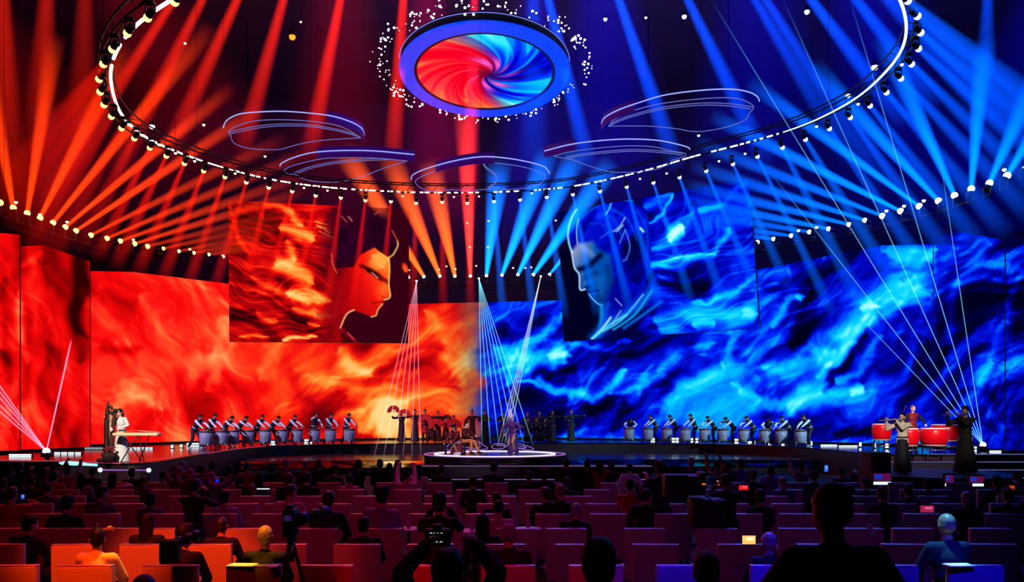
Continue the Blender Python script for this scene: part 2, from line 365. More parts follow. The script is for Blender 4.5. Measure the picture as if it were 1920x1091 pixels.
def water_face(x, y):
    w1 = 1-np.abs(2*flow(x, y, -.4, 170, 15, 151, 70)-1)
    t = .3+(flow(x, y, -.35, 170, 22, 17, 60)-.5)*.8+np.clip(w1-.82, 0, 1)*1.2
    right = np.clip((x-1195)/40, 0, 1)
    t = t*(.3+.7*right)
    for pts, w, v in [([(1220, 500), (1275, 487), (1330, 478), (1352, 450), (1368, 428)], 9, .45), ([(1245, 490), (1300, 478), (1340, 476)], 3.5, .35), ([(1252, 448), (1270, 432), (1284, 424)], 13, .75),
                      ([(1215, 458), (1245, 440), (1300, 395)], 15, .35), ([(1208, 392), (1235, 372), (1262, 360)], 12, .45), ([(1215, 418), (1245, 398), (1262, 362)], 4, .5), ([(1230, 605), (1300, 596), (1420, 590)], 26, .52),
                      ([(1298, 608), (1320, 607), (1345, 608)], 8, .45), ([(1300, 572), (1370, 550), (1422, 512)], 9, .35), ([(1305, 565), (1345, 560), (1410, 525)], 4, .2), ([(1306, 395), (1355, 380), (1396, 336)], 8, .28),
                      ([(1360, 400), (1400, 405)], 10, .2), ([(1395, 590), (1424, 560), (1424, 530)], 18, .25), ([(1225, 515), (1260, 520)], 8, .25), ([(1180, 620), (1230, 595)], 10, .3), ([(1240, 530), (1300, 545), (1330, 530)], 22, -.2)]:
        t = t+stroke(x, y, pts, w, v, warp=8)*np.clip((x-1190)/20, 0, 1)
    t = np.where(t > .75, .75+(t-.75)*.7, t)
    col = ramp(np.clip(t, 0, 1.25), WATER)
    bg = np.array((0., 0, 34.))
    r = np.clip((1130-x)/20, 0, 1)[..., None]
    col = col*(1-r)+bg*r
    head = [(1084, 388), (1088, 411), (1109, 393), (1131, 381), (1161, 376), (1186, 378), (1212, 399), (1221, 440), (1220, 500), (1208, 540), (1195, 575), (1150, 605), (1120, 625), (1128, 592), (1130, 574), (1120, 568), (1109, 558), (1105, 551), (1098, 543), (1087, 542), (1086, 516), (1077, 502), (1071, 471), (1066, 456), (1065, 435), (1074, 405)]
    m = soft(x, y, head, 1.2)[..., None]
    k = .36+(flow(x, y, -.9, 70, 14, 27, 20)-.5)*.35+stroke(x, y, [(1120, 405), (1150, 395)], 26, .16)-stroke(x, y, [(1190, 440), (1195, 530)], 22, .22)
    col = col*(1-m)+ramp(np.clip(k, 0, 1), WATER)*m
    face = [(1072, 470), (1086, 456), (1112, 452), (1122, 466), (1145, 478), (1150, 520), (1140, 552), (1130, 573), (1120, 568), (1109, 558), (1105, 551), (1098, 543), (1087, 542), (1086, 516), (1077, 502)]
    m = soft(x, y, face, 4)[..., None]
    g = np.clip(.1+(x-1075)/45+(y-470)/110, 0, 1)[..., None]
    sk = np.array((165., 165, 195))*(1-g)+np.array((0., 78, 175))*g
    sk = sk*(1-.35*stroke(x, y, [(1100, 540), (1128, 565)], 14)[..., None])
    col = col*(1-m)+sk*m
    for pts, w, c_, v in [([(1092, 512), (1096, 530), (1094, 538)], 3.5, (70, 130, 200), .6), ([(1110, 515), (1124, 530), (1128, 550)], 9, (20, 96, 190), .6), ([(1140, 500), (1144, 530), (1134, 560)], 7, (0, 40, 130), .7), ([(1086, 462), (1100, 468), (1112, 480)], 7, (150, 165, 210), .5),
                          ([(1125, 400), (1150, 410), (1165, 440)], 3, (0, 70, 240), .6), ([(1140, 388), (1175, 410), (1195, 450)], 2.5, (0, 90, 250), .6), ([(1105, 420), (1128, 420), (1140, 440)], 2.5, (0, 60, 230), .6), ([(1195, 395), (1212, 430), (1214, 480)], 2.5, (0, 80, 240), .6),
                          ([(1086, 505), (1104, 498), (1126, 478)], 5.5, (0, 4, 50), .95), ([(1098, 520), (1118, 512)], 6, (0, 40, 110), .6), ([(1096, 540), (1104, 536)], 3, (0, 20, 80), .8),
                          ([(1103, 548), (1112, 546), (1122, 544)], 1.6, (0, 20, 120), .9), ([(1109, 551), (1118, 550)], 1.6, (20, 90, 230), .8),
                          ([(1084, 388), (1072, 408), (1065, 435), (1067, 457), (1073, 474)], 2, (140, 235, 255), 1), ([(1085, 410), (1081, 430), (1083, 458)], 1.2, (150, 230, 250), .9),
                          ([(1072, 471), (1077, 501), (1086, 515), (1087.5, 542), (1097, 542)], 1.5, (205, 235, 250), 1), ([(1104, 551), (1109, 558), (1119, 568), (1129, 573)], 1.2, (110, 210, 250), 1),
                          ([(1130, 380), (1160, 375), (1187, 377)], 1.6, (0, 110, 255), .9), ([(1146, 381), (1143, 390), (1136, 402)], 1.4, (90, 230, 255), .9), ([(1088, 411), (1109, 393), (1131, 381)], 1.4, (0, 100, 255), .9),
                          ([(1150, 434), (1162, 424), (1172, 408)], 1.3, (160, 230, 250), .8), ([(1156, 434), (1168, 422)], 1.6, (170, 240, 255), .8), ([(1126, 446), (1146, 432)], 1.2, (40, 120, 250), .7),
                          ([(1172, 430), (1181, 460), (1175, 484), (1168, 489)], 1.4, (60, 140, 240), .9), ([(1172, 432), (1162, 455)], 1.2, (90, 170, 240), .8), ([(1170, 455), (1172, 474)], 5, (0, 4, 46), .8),
                          ([(1128, 574), (1128, 600), (1122, 625)], 5, (10, 150, 230), .9), ([(1140, 570), (1134, 600)], 5, (0, 90, 240), .7), ([(1113, 634), (1145, 605), (1190, 578), (1224, 542)], 10, (0, 90, 235), .9),
                          ([(1110, 635), (1130, 615), (1145, 595)], 2, (190, 255, 235), .95), ([(1112, 634), (1142, 610), (1175, 590)], 2.4, (70, 230, 255), .9), ([(1128, 622), (1165, 600), (1206, 552)], 1.6, (90, 220, 255), .9), ([(1150, 618), (1190, 590), (1222, 545)], 1.8, (10, 190, 255), .9),
                          ([(1148, 608), (1164, 582)], 1, (190, 190, 255), .8), ([(1154, 560), (1166, 573)], 1.3, (170, 180, 255), .8), ([(1170, 615), (1220, 580), (1240, 565)], 3, (0, 120, 255), .8), ([(1201, 428), (1206, 434)], 2.4, (170, 255, 230), 1)]:
        s = stroke(x, y, pts, w, v, taper=False)[..., None]
        col = col*(1-s)+np.array(c_, float)*s
    return col

def lin_np(c):
    c = np.clip(c/255, 0, 1)
    return np.where(c <= .04045, c/12.92, ((c+.055)/1.055)**2.4)
def picture(name, P, UV, paint, m, parent):
    """a screen of nu x nv pixels: P world corners grid (nv, nu, 3), UV the paint coordinates (image pixels seen from the camera, except on the disc)"""
    nv, nu = P.shape[:2]
    me = bpy.data.meshes.new(name)
    i = np.arange(nv*nu).reshape(nv, nu)
    q = np.stack([i[:-1, :-1], i[1:, :-1], i[1:, 1:], i[:-1, 1:]], -1).reshape(-1, 4)
    me.from_pydata(P.reshape(-1, 3).tolist(), [], q.tolist())
    a = me.color_attributes.new('pixels', 'FLOAT_COLOR', 'POINT')
    c = lin_np(paint(UV[..., 0], UV[..., 1])).reshape(-1, 3)
    a.data.foreach_set('color', np.concatenate([c, np.ones((len(c), 1))], 1).astype(np.float32).ravel())
    o = obj(name, me, m, parent, smooth=False)
    return o
def led_wall(label, pts, step, paint=wall, zb=1.13, name='video_screen', group='LED video walls around the stage'):
    """pts: corners of the folded wall (frame x, distance, frame y of the top edge)"""
    rt = thing(name, label, 'led screen', group=group, kind='thing')
    cols = []; corners = []
    for (x0, Y0, t0), (x1, Y1, t1) in zip(pts, pts[1:]):
        a, b = at(x0, t0, Y0), at(x1, t1, Y1)
        n = max(2, int(abs(x1-x0)/step)); corners.append(len(cols))
        for k in range(n+(1 if (x1, Y1, t1) == pts[-1] else 0)):
            s = k/n; cols.append(a.lerp(b, s))
    corners.append(len(cols)-1); tops = np.array(cols)
    hmin = HZ-F*(tops[:, 2]-EYE)/tops[:, 1]; hbot = HZ-F*(zb-EYE)/tops[:, 1]
    zp = zb; zb = zb+.12
    nv = max(3, int((hbot-hmin).max()/step))
    s = np.linspace(0, 1, nv)[:, None]
    P = np.zeros((nv, len(tops), 3))
    P[..., 0] = tops[:, 0]; P[..., 1] = tops[:, 1]; P[..., 2] = tops[:, 2]*(1-s)+zb*s
    uv = np.stack([960+F*P[..., 0]/P[..., 1], HZ-F*(P[..., 2]-EYE)/P[..., 1]], -1)  # paint coordinates: each point projected through the camera to image pixels
    picture('display', P, uv, paint, screen_mat('led screen picture'), rt)
    bm = bmesh.new()                              # the cabinets behind the pixels
    t = .05; k = corners
    fr = [V((tops[i][0], tops[i][1]+.03, 0)) for i in k]; zt = [tops[i][2]+.04 for i in k]
    q = [[bm.verts.new((p.x, p.y, zp)), bm.verts.new((p.x, p.y, z)), bm.verts.new((p.x, p.y+t, z)), bm.verts.new((p.x, p.y+t, zp))] for p, z in zip(fr, zt)]
    for a, b in zip(q, q[1:]):
        for j in range(4): bm.faces.new((a[j], b[j], b[(j+1) % 4], a[(j+1) % 4]))
    bm.faces.new(q[0]); bm.faces.new(q[-1][::-1])
    obj('cabinet', bm, mat('black cabinet', (9, 9, 12), .7), rt, smooth=False)
    return rt
led_wall('first red flame wall at the far left of the stage, cut by the frame', [(-70, 30.4, 431), (37, 31.5, 440)], 3)
led_wall('tall folded red flame wall, second from the left, taller than its neighbour', [(36, 32.2, 462), (82, 33.0, 460), (168, 35.2, 490)], 3)
led_wall('long red and orange flame wall behind the drummers and the fire portrait screen', [(163, 38, 508), (250, 40.5, 510), (430, 45, 532), (765, 50, 560)], 2.6)
led_wall('middle wall where orange flames meet blue water, behind the robed performers', [(763, 49.6, 570), (890, 51, 567), (1054, 51, 563)], 2)
led_wall('long blue water wall behind the drummers and the blue portrait screen', [(1052, 50.4, 600), (1424, 45, 505), (1490, 43, 492), (1655, 39.5, 460), (1754, 38, 458)], 2.4)
led_wall('tall dark blue flame wall, second from the right', [(1751, 37, 440), (1785, 36, 431), (1888, 32.5, 452)], 3)
led_wall('last dark blue flame wall at the far right, cut by the frame', [(1886, 31.5, 440), (1990, 30.4, 426)], 3)

def hung_screen(label, tl, tr, br, bl, paint, step, cables):
    """tl.. (frame x, frame y, distance)"""
    rt = thing('hanging_screen', label, 'led screen', group='portrait screens hung above the stage')
    c = [at(*p) for p in (tl, tr, br, bl)]
    nu = int((tr[0]-tl[0])/step); nv = int((bl[1]-tl[1])/step)
    s = np.linspace(0, 1, nu)[None, :, None]; t = np.linspace(0, 1, nv)[:, None, None]
    A, B, D, E = (np.array(v) for v in c)
    P = (A*(1-s)+B*s)*(1-t)+(E*(1-s)+D*s)*t
    uv = np.stack([960+F*P[..., 0]/P[..., 1], HZ-F*(P[..., 2]-EYE)/P[..., 1]], -1)
    picture('display', P, uv, paint, screen_mat('led screen picture'), rt)
    bm = bmesh.new()
    n = (c[1]-c[0]).cross(c[3]-c[0]).normalized()
    if n.y < 0: n = -n
    f = [bm.verts.new(p+n*.03) for p in c]; b = [bm.verts.new(p+n*.3) for p in c]
    for j in range(4): bm.faces.new((f[j], f[(j+1) % 4], b[(j+1) % 4], b[j]))
    bm.faces.new(f); bm.faces.new(b[::-1])
    obj('cabinet', bm, mat('black cabinet', (9, 9, 12), .7), rt, smooth=False)
    for s in cables:
        p = c[0].lerp(c[1], s)+n*.15
        bm = bmesh.new(); cyl(bm, p, (p.x, p.y, 24), .03, n=6)
        obj('hanging_cable', bm, mat('black steel', (14, 14, 16), .5), rt)
    return rt
hung_screen('hanging screen with a fiery orange profile face looking right', (428, 376, 43), (768, 392, 45), (765, 643, 45), (430, 640, 43), fire_face, 1.35, (.1, .5, .9))
hung_screen('hanging screen with a blue profile face looking left', (1046, 398, 46), (1405, 335, 40.5), (1424, 615, 40.5), (1057, 640, 46), water_face, 1.35, (.1, .5, .9))
# ------------------------------------------------------------------ glowing cones in place of light beams scattered by haze
RED, ORANGE, BLUE, CYAN = (1, .008, .0), (1, .04, .002), (.0, .022, 1), (.0, .09, 1)
MAGENTA = (1, .05, .22)
def beam_mat(name, a, power, tail):
    """self-glowing cone in place of lamp-lit haze: brightest on the axis, thinning with distance"""
    if name in MATS: return MATS[name]
    m = bpy.data.materials.new(name); m.use_nodes = True
    nt = m.node_tree; nt.nodes.clear()
    def math_(op, x, y=None, z=None):
        n = nt.nodes.new('ShaderNodeMath'); n.operation = op
        for i, q in enumerate((x, y, z)):
            if q is None: continue
            if isinstance(q, (int, float)): n.inputs[i].default_value = q
            else: nt.links.new(q, n.inputs[i])
        return n.outputs[0]
    tc = nt.nodes.new('ShaderNodeTexCoord'); sp = nt.nodes.new('ShaderNodeSeparateXYZ')
    nt.links.new(tc.outputs['Object'], sp.inputs[0])
    x, y, z = sp.outputs
    rz = math_('MULTIPLY_ADD', z, 1-a, a)
    d2 = math_('DIVIDE', math_('ADD', math_('MULTIPLY', x, x), math_('MULTIPLY', y, y)), math_('MULTIPLY', rz, rz))
    fall = math_('POWER', math_('MAXIMUM', math_('SUBTRACT', 1, d2), 0), 1.3)
    zc = math_('MAXIMUM', math_('SUBTRACT', 1, z), 0)
    g = math_('MULTIPLY_ADD', math_('POWER', zc, power), 1-tail, math_('MULTIPLY', math_('MINIMUM', math_('MULTIPLY', zc, 6), 1), tail))
    st = math_('DIVIDE', math_('MULTIPLY', fall, g), rz)
    oi = nt.nodes.new('ShaderNodeObjectInfo'); e = nt.nodes.new('ShaderNodeEmission'); o = nt.nodes.new('ShaderNodeOutputMaterial')
    nt.links.new(oi.outputs['Color'], e.inputs[0]); nt.links.new(st, e.inputs[1]); nt.links.new(e.outputs[0], o.inputs['Volume'])
    MATS[name] = m
    return m
CONES = {}
def cone(a, power, tail):
    k = (a, power, tail)
    if k not in CONES:
        bm = bmesh.new(); cyl(bm, (0, 0, 0), (0, 0, 1), a, 1, 16)
        me = bpy.data.meshes.new('light_beam'); bm.to_mesh(me); bm.free()
        me.materials.append(beam_mat('glowing haze cone %s %s %s' % k, a, power, tail))
        CONES[k] = me
    return CONES[k]
def beam(p0, p1, r1, B, col, parent, a=.25, power=1.5, tail=.1):
    """p0 -> p1 in the world; r1 radius at the far end; B brightness seen across the beam"""
    o = bpy.data.objects.new('light_beam', cone(a, power, tail)); C.objects.link(o)
    d = V(p1)-V(p0)
    o.rotation_mode = 'QUATERNION'; o.rotation_quaternion = d.to_track_quat('Z', 'Y')
    o.scale = (r1, r1, d.length)
    o.location = V(p0)-parent.location if parent is not None else V(p0)
    o.parent = parent
    k = B/(1.15*r1)
    o.color = (col[0]*k, col[1]*k, col[2]*k, 1)
    return o

# ------------------------------------------------------------------ moving head lamps
def _m(bm, name, m):
    me = bpy.data.meshes.new(name); bm.to_mesh(me); bm.free(); me.materials.append(m)
    me.polygons.foreach_set('use_smooth', [True]*len(me.polygons))
    return me
casing = mat('lamp casing', (16, 16, 18), .5)
b = bmesh.new(); bx(b, (0, 0, .36), (.3, .26, .1), bev=.02); cyl(b, (-.1, 0, .41), (-.1, 0, .52), .02, n=6); cyl(b, (.1, 0, .41), (.1, 0, .52), .02, n=6)
LB = _m(b, 'base', casing)
b = bmesh.new(); bx(b, (0, 0, .29), (.36, .09, .05), bev=.015); bx(b, (-.17, 0, .13), (.04, .09, .34), bev=.012); bx(b, (.17, 0, .13), (.04, .09, .34), bev=.012)
LY = _m(b, 'yoke', casing)
b = bmesh.new(); lathe(b, [(.05, -.2), (.12, -.17), (.13, -.05), (.115, .06), (.125, .14), (.125, .19)], n=14)
LH = _m(b, 'head', casing)
b = bmesh.new(); lathe(b, [(.122, .17), (.12, .21), (.1, .25), (.06, .285), (.01, .3)], n=14)
LL = {}
def lens(col, s):
    k = (col, s)
    if k not in LL:
        bm = bmesh.new(); ball(bm, (0, 0, .235), .15, 14, 9)
        LL[k] = _m(bm, 'lens', glow('lamp lens %s' % (k,), col, s, False))
    return LL[k]
b.free()
def lamp(label, p, aim, col, group, name='moving_head_lamp', hang=True, size=.58, ls=2.6):
    """p: where the lens shines from, aim: where to"""
    t = thing(name, label, 'stage light', p, group=group)
    d = (V(aim)-V(p)).normalized(); q = d.to_track_quat('Z', 'Y')
    back = -d*.22*size
    for nm, me in (('mounting_clamp', LB), ('yoke', LY)):
        o = bpy.data.objects.new(nm, me); C.objects.link(o); o.parent = t; o.location = back
        o.scale = (size, size, size if hang else -size)
    for nm, me in (('head', LH), ('lens', lens(col, ls))):
        o = bpy.data.objects.new(nm, me); C.objects.link(o); o.parent = t; o.location = back
        o.rotation_mode = 'QUATERNION'; o.rotation_quaternion = q; o.scale = (size,)*3
    return t
YEL, PALE, ICE = (255, 236, 120), (255, 200, 150), (225, 250, 255)
ORD = 'first second third fourth fifth sixth seventh eighth ninth tenth eleventh twelfth thirteenth fourteenth fifteenth sixteenth seventeenth eighteenth nineteenth twentieth'.split()
def nth(i):
    return ORD[i] if i < 20 else 'twenty-'+ORD[i-20]

# the big ring truss: plane tilted and radius bent out of round to follow image pixels
RPX = [(325, 0), (270, 33), (234, 72), (213, 108), (208, 140), (215, 180), (235, 225), (280, 262), (330, 283), (427, 316), (500, 335), (600, 350), (700, 357), (830, 361), (930, 360), (1060, 352), (1200, 322), (1300, 292), (1420, 262), (1500, 238), (1600, 188), (1650, 145), (1690, 95), (1699, 50), (1690, 10)]
def ring_z(x, y): return EYE+10.248+.0722*x+.0665*(y-27)
def on_ring(px, py, dz):
    """where the line of sight meets the ring's plane dz below the tube"""
    ux, uz = (px-960)/F, (HZ-py)/F
    Y = (10.248+dz-.0665*27)/(uz-.0665-.0722*ux)
    return V((ux*Y, Y, EYE+uz*Y))
RC = V((-.11, 27, 0)); RR = 12.08
_q = [on_ring(x, y, 0)-RC for x, y in RPX]
_t = sorted((math.atan2(p.x, p.y), math.hypot(p.x, p.y)) for p in _q)
_t = [(-PI, RR), (_t[0][0]-.25, RR)]+_t+[(_t[-1][0]+.25, RR), (PI, RR)]
def ring_r(a):
    a = (a+PI) % (2*PI)-PI
    s = sum(np.interp((a+d+PI) % (2*PI)-PI, [x[0] for x in _t], [x[1] for x in _t]) for d in (-.08, -.04, 0, .04, .08))
    return s/5
def ring_p(a, r=RR, dz=0):
    k = ring_r(a)+(r-RR)
    x, y = RC.x+k*math.sin(a), RC.y+k*math.cos(a)
    return V((x, y, ring_z(x, y)+dz))
RL = [(328, 3), (277, 33), (239, 62), (211, 92), (194, 120), (186, 148), (188, 172), (195, 196), (209, 218), (228, 240), (252, 259), (281, 277), (312, 292), (346, 306), (382, 320), (422, 331), (462, 341), (504, 351), (548, 358), (592, 366), (639, 370), (685, 375), (733, 377), (780, 380), (829, 378), (876, 380)]
SL = [-.62, -.62, -.65, -.65, -.83, -.7, -.65, -.55, -.6, -.55, -.5, -.48, -.46, -.43, -.38, -.34, -.3, -.25, -.24, -.19, -.13, -.12, -.1, -.03, .01, .035]
RRt = [(926, 377), (975, 374), (1025, 369), (1074, 364), (1125, 358), (1175, 350), (1225, 342), (1274, 332), (1324, 320), (1374, 307), (1420, 293), (1467, 276), (1510, 261), (1555, 241), (1594, 220), (1631, 198), (1662, 173), (1689, 147), (1709, 120), (1722, 91), (1726, 61), (1720, 30), (1702, 1)]
SR = [.08, .117, .154, .2, .253, .27, .32, .356, .42, .45, .48, .5, .62, .68, .72, .79, .85, .95, 1.0, 1.1, 1.14, 1.18, 1.28]
for i, (px, py) in enumerate(RL):
    p = on_ring(px, py, -.55)
    L = 210 if i > 9 else 260
    q = at(px+SL[i]*L, py+L, p.y+2.5)
    t = lamp('lamp under the big ring on its red half, %s from the near left end' % nth(i), p, q, YEL if i < 16 else PALE, 'red beam lamps under the ring')
    if i not in (0, 1, 2, 3): beam(p, q, .34 if i > 10 else .5, (.5 if i > 10 else .32)*(1.25 if 10 < i < 16 else 1), RED, t, a=.22, power=1.0, tail=.1)
for i, (px, py) in enumerate(RRt):
    p = on_ring(px, py, -.55)
    L = 230 if i < 10 else (300 if i < 14 else 270)
    q = at(px+SR[i]*L, py+L, p.y+2.5)
    t = lamp('lamp under the big ring on its blue half, %s from the centre' % nth(i), p, q, ICE, 'blue beam lamps under the ring')
    beam(p, q, .34 if i < 11 else .45, .8 if i < 11 else .75, CYAN if i > 12 else (.0, .12, 1), t, a=.22, power=.9, tail=.15)

# the two arcs of lamps above the side walls
AL = [((0, 380), None), ((25, 390), (-30, 90)), ((51, 400), (104, 60)), ((75, 409), (240, 80)), ((99, 418), (400, 45)), ((122, 426), (440, 160)), ((142, 433), (490, 200)), ((170, 441), (540, 255)), ((200, 447), (580, 285)), ((225, 452), (580, 326)), ((252, 457), (580, 355)), ((276, 462), (560, 392)), ((306, 466), (540, 414)), ((335, 471), (520, 434)), ((363, 474), (500, 450)), ((391, 477), (500, 462)), ((418, 481), None)]
for i, ((px, py), e) in enumerate(AL):
    Y = 30.6+11.4*i/16*1.0
    p = at(px, py, 1500*8.4/(780-py)+.0)
    q = at(*(e or (px+60, py-40)), p.y-1 if i < 4 else p.y+1)
    t = lamp('lamp on the red side arc truss, %s from the left' % nth(i), p, q, YEL if i < 13 else PALE, 'red lamps on the left arc truss', hang=False, size=.8 if i < 12 else .62)
    if e: beam(p, q, .5 if i < 5 else .42, (1.9 if i in (1, 2, 3, 4, 5, 6) else .9)*(1 if i < 11 else .5), ORANGE, t, a=.2, power=1.15, tail=.05)
AR = [((1888, 330), (2010, 130)), ((1855, 344), (1945, 140)), ((1821, 355), (1846, 70)), ((1790, 367), (1650, 60)), ((1760, 377), (1520, 120)), ((1724, 387), (1400, 150)), ((1689, 396), (1330, 215)), ((1655, 405), (1300, 265)), ((1622, 413), (1290, 308)), ((1592, 421), (1280, 345)), ((1554, 429), (1280, 374)), ((1518, 435), (1290, 398)), ((1484, 442), (1300, 417)), ((1451, 448), (1310, 430)), ((1420, 454), None), ((1922, 317), None)]
for i, ((px, py), e) in enumerate(AR):
    p = at(px, py, 1500*9.2/(780-py))
    q = at(*(e or (px+60, py-40)), p.y-1 if i < 4 else p.y+1)
    t = lamp('lamp on the blue side arc truss, %s' % ('%s from the right' % nth(i+1) if i < 15 else 'first from the right, at the frame edge'), p, q, ICE, 'blue lamps on the right arc truss', hang=False, size=.9 if i < 8 else .72, ls=6)
    if e: beam(p, q, .55 if i < 5 else .45, (3.8 if i < 7 else 2.2)*(1 if i < 11 else .6), (.0, .12, 1), t, a=.2, power=1.2, tail=.05)

# the short row of lamps in the middle
CL = [((766, 520), (757, 495), 0), ((795, 519), (640, 275), 1), ((825, 518), (728, 288), 1), ((853, 518), (805, 300), 1), ((882, 518), (872, 180), 1), ((912, 517), (938, 300), 2), ((941, 516), (1030, 280), 2), ((971, 515), (1085, 280), 2), ((1000, 515), (1150, 300), 2), ((1030, 515), (1120, 405), 2)]
CN = 'leaning hard left|throwing the leftmost orange beam|throwing the second orange beam|throwing the third orange beam|throwing the straight red beam|throwing the straight blue beam|throwing the second blue beam|throwing the third blue beam|throwing the blue beam past the blue portrait|hidden half behind the blue portrait screen'.split('|')
for i, ((px, py), e, k) in enumerate(CL):
    p = at(px, py, 47)
    q = at(*e, 43 if i < 9 else 47.5)
    t = lamp('lamp in the middle row over the stage, '+CN[i], p, q, (PALE, PALE, ICE)[k], 'lamps in the middle row', hang=False, ls=9)
    if k: beam(p, q, .85 if i != 9 else .5, 3.6 if k == 1 else 5.0, (1, .085, .006) if k == 1 and i != 4 else ((1, .03, .02) if k == 1 else (.0, .15, 1)), t, a=.14, power=1.1, tail=.06)
    else: beam(p, q, .2, 1.6, ORANGE, t, a=.4, power=1, tail=.1)

# long beams from lamps on the front ceiling truss, above the frame
TL = [((332, -10), (70, 400), .55, 0), ((384, -10), (215, 330), .55, 0), ((449, -10), (310, 300), .65, 0), ((534, -10), (452, 290), .7, 0), ((640, -10), (578, 300), .9, 0), ((757, -10), (735, 320), .9, 0), ((890, -10), (880, 380), .75, 1),
      ((1026, -10), (1108, 330), 1.0, 2), ((1157, -10), (1272, 320), 1.0, 2), ((1285, -10), (1440, 310), .8, 2), ((1410, -10), (1600, 310), .5, 2), ((1430, -10), (1660, 350), .55, 2), ((1514, -10), (1700, 235), .8, 2), ((1598, -10), (1760, 200), .7, 2), ((1852, -10), (1846, 180), .4, 2), ((88, -10), (70, 300), .3, 0), ((5, -10), (22, 390), .35, 0), ((1000, -10), (1000, 330), .35, 2), ((1660, -10), (1900, 250), .5, 2), ((160, -10), (150, 300), .2, 0)]
TN = ['front ceiling lamp above the frame throwing the '+n for n in (
    'long red beam past the ring', 'second long red beam', 'third long red beam', 'red beam left of the orange star lamp', 'red beam onto the upper left petal frame', 'red beam just left of the swirl disc', 'magenta beam across the swirl disc',
    'blue beam at the swirl disc\'s right rim', 'blue beam onto the upper right petal frame', 'blue beam over the right petal tip', 'narrow blue beam to the ring\'s right', 'second narrow blue beam', 'blue beam inside the ring\'s right bend', 'blue beam crossing the ring\'s right tube', 'upright blue beam at the far right', 'faint red upright beam at the far left', 'faint red beam at the left frame edge', 'short blue beam right of the swirl', 'slanting blue beam beyond the ring', 'faintest red beam left of the ring')]
for i, (a, e, B, k) in enumerate(TL):
    p = at(*a, 36); q = at(*e, 40)
    p2 = p+(p-q).normalized()*1.2
    t = lamp(TN[i], p2, q, (PALE, PALE, ICE)[k], 'front ceiling lamps, %s' % ('red', 'magenta', 'blue')[k])
    beam(p2, q, .62 if i < 15 else 1.0, B*(1.7 if k == 2 else 1.35), ((1, .015, .003), (1, .01, .05), (0, .06, 1))[k], t, a=.28, power=.9, tail=.1)

# lamps with broad cones, added to fill the background with coloured haze glow
WL = [((-120, -10, 34), (230, 420, 36), 4.5, .05, (1, .006, .01), 'broad red wash at the far left'), ((250, -10, 36), (420, 360, 40), 5.0, .07, (1, .004, .012), 'broad red wash over the upper petal frame'), ((640, -10, 37), (640, 420, 42), 4.2, .08, (1, .002, .03), 'broad red wash left of the swirl disc'),
      ((800, -10, 37), (830, 440, 43), 2.6, .16, (.8, .0, .16), 'broad magenta wash below the swirl disc'), ((1010, -10, 37), (985, 470, 44), 2.8, .24, (.0, .004, 1), 'broad blue wash below the swirl disc'),
      ((1130, -10, 37), (1150, 400, 42), 4.6, .25, (.0, .001, 1), 'broad blue wash over the lower right petal frame'), ((1420, -10, 36), (1430, 420, 40), 5.5, .2, (.0, .001, 1), 'broad blue wash inside the ring at right'), ((1620, -10, 34), (1720, 420, 36), 5.0, .2, (.0, .001, 1), 'broad blue wash over the ring at right'), ((1960, 30, 33), (1800, 520, 36), 4.4, .12, (.0, .001, 1), 'broad blue wash at the far right')]
for a, e, r, B, c, n in WL:
    p, q = at(*a), at(*e)
    p2 = p+(p-q).normalized()*1.2
    t = lamp('added wash lamp above the frame, '+n, p2, q, PALE if c[0] > .5 else ICE, 'added wash lamps for the haze glow', name='added_wash_lamp')
    beam(p2, q, r, B, c, t, a=.35, power=.6, tail=.2)
# ------------------------------------------------------------------ the hall
hall = mat('dark hall wall', (92, 88, 100), .9, noise=.3, nscale=.6)
def slab(name, lo, hi, m, kind='structure'):
    bm = bmesh.new(); bx(bm, [(a+b)/2 for a, b in zip(lo, hi)], [b-a for a, b in zip(lo, hi)])
    return tag(obj(name, bm, m, smooth=False), kind=kind)
slab('floor', (-36, -8, -.2), (36, 60, 0), mat('dark carpet', (16, 13, 18), .8, noise=.3, nscale=6))
slab('ceiling', (-36, -8, 26), (36, 60, 26.3), hall)
slab('wall_back', (-36, 59.7, 0), (36, 60, 26), hall)
drape = mat('black drape', (12, 11, 14), .95, noise=.3, nscale=2)
slab('wall_left', (-36.3, -8, 0), (-36, 60, 26), drape)
slab('wall_right', (36, -8, 0), (36.3, 60, 26), drape)
slab('wall_front', (-36, -8.3, 0), (36, -8, 26), drape)
# ------------------------------------------------------------------ the stage
gloss = mat('glossy black stage floor', (20, 16, 20), .16, spec=.9, noise=.2, nscale=.5)
fascia = mat('stage fascia', (36, 14, 26), .5)
SZ = 1.13
st = thing('stage', 'wide glossy black stage with a curved front, under the LED walls', 'stage', kind='thing')
front = [on(-60, 861, SZ), on(40, 863.5, SZ), on(111, 863.5, SZ), on(187, 866.5, SZ), on(250, 868, SZ), on(300, 864, SZ), on(335, 858, SZ), on(380, 851, SZ), on(430, 843, SZ), on(470, 838.5, SZ), on(520, 835, SZ), on(600, 833, SZ), on(700, 831.5, SZ), on(850, 830.5, SZ),
         on(960, 830, SZ), on(1100, 830, SZ), on(1200, 830.3, SZ), on(1340, 832, SZ), on(1440, 835, SZ), on(1500, 838, SZ), on(1570, 844, SZ), on(1640, 851, SZ), on(1740, 851.5, SZ), on(1990, 851.5, SZ)]
fs = spline(front, 5)
poly = [(p.x, p.y) for p in fs]+[(24, 54), (-24, 54)]
bm = bmesh.new(); prism(bm, poly, SZ-.05, SZ)
obj('deck', bm, gloss, st, smooth=False)
bm = bmesh.new(); prism(bm, [(x, y+.04) for x, y in poly], 0, SZ-.05)
obj('fascia', bm, fascia, st, smooth=False)
bm = bmesh.new(); tube(bm, [p+V((0, -.01, -.01)) for p in fs if on(330, 858, SZ).x-.2 > p.x], .018, 5)
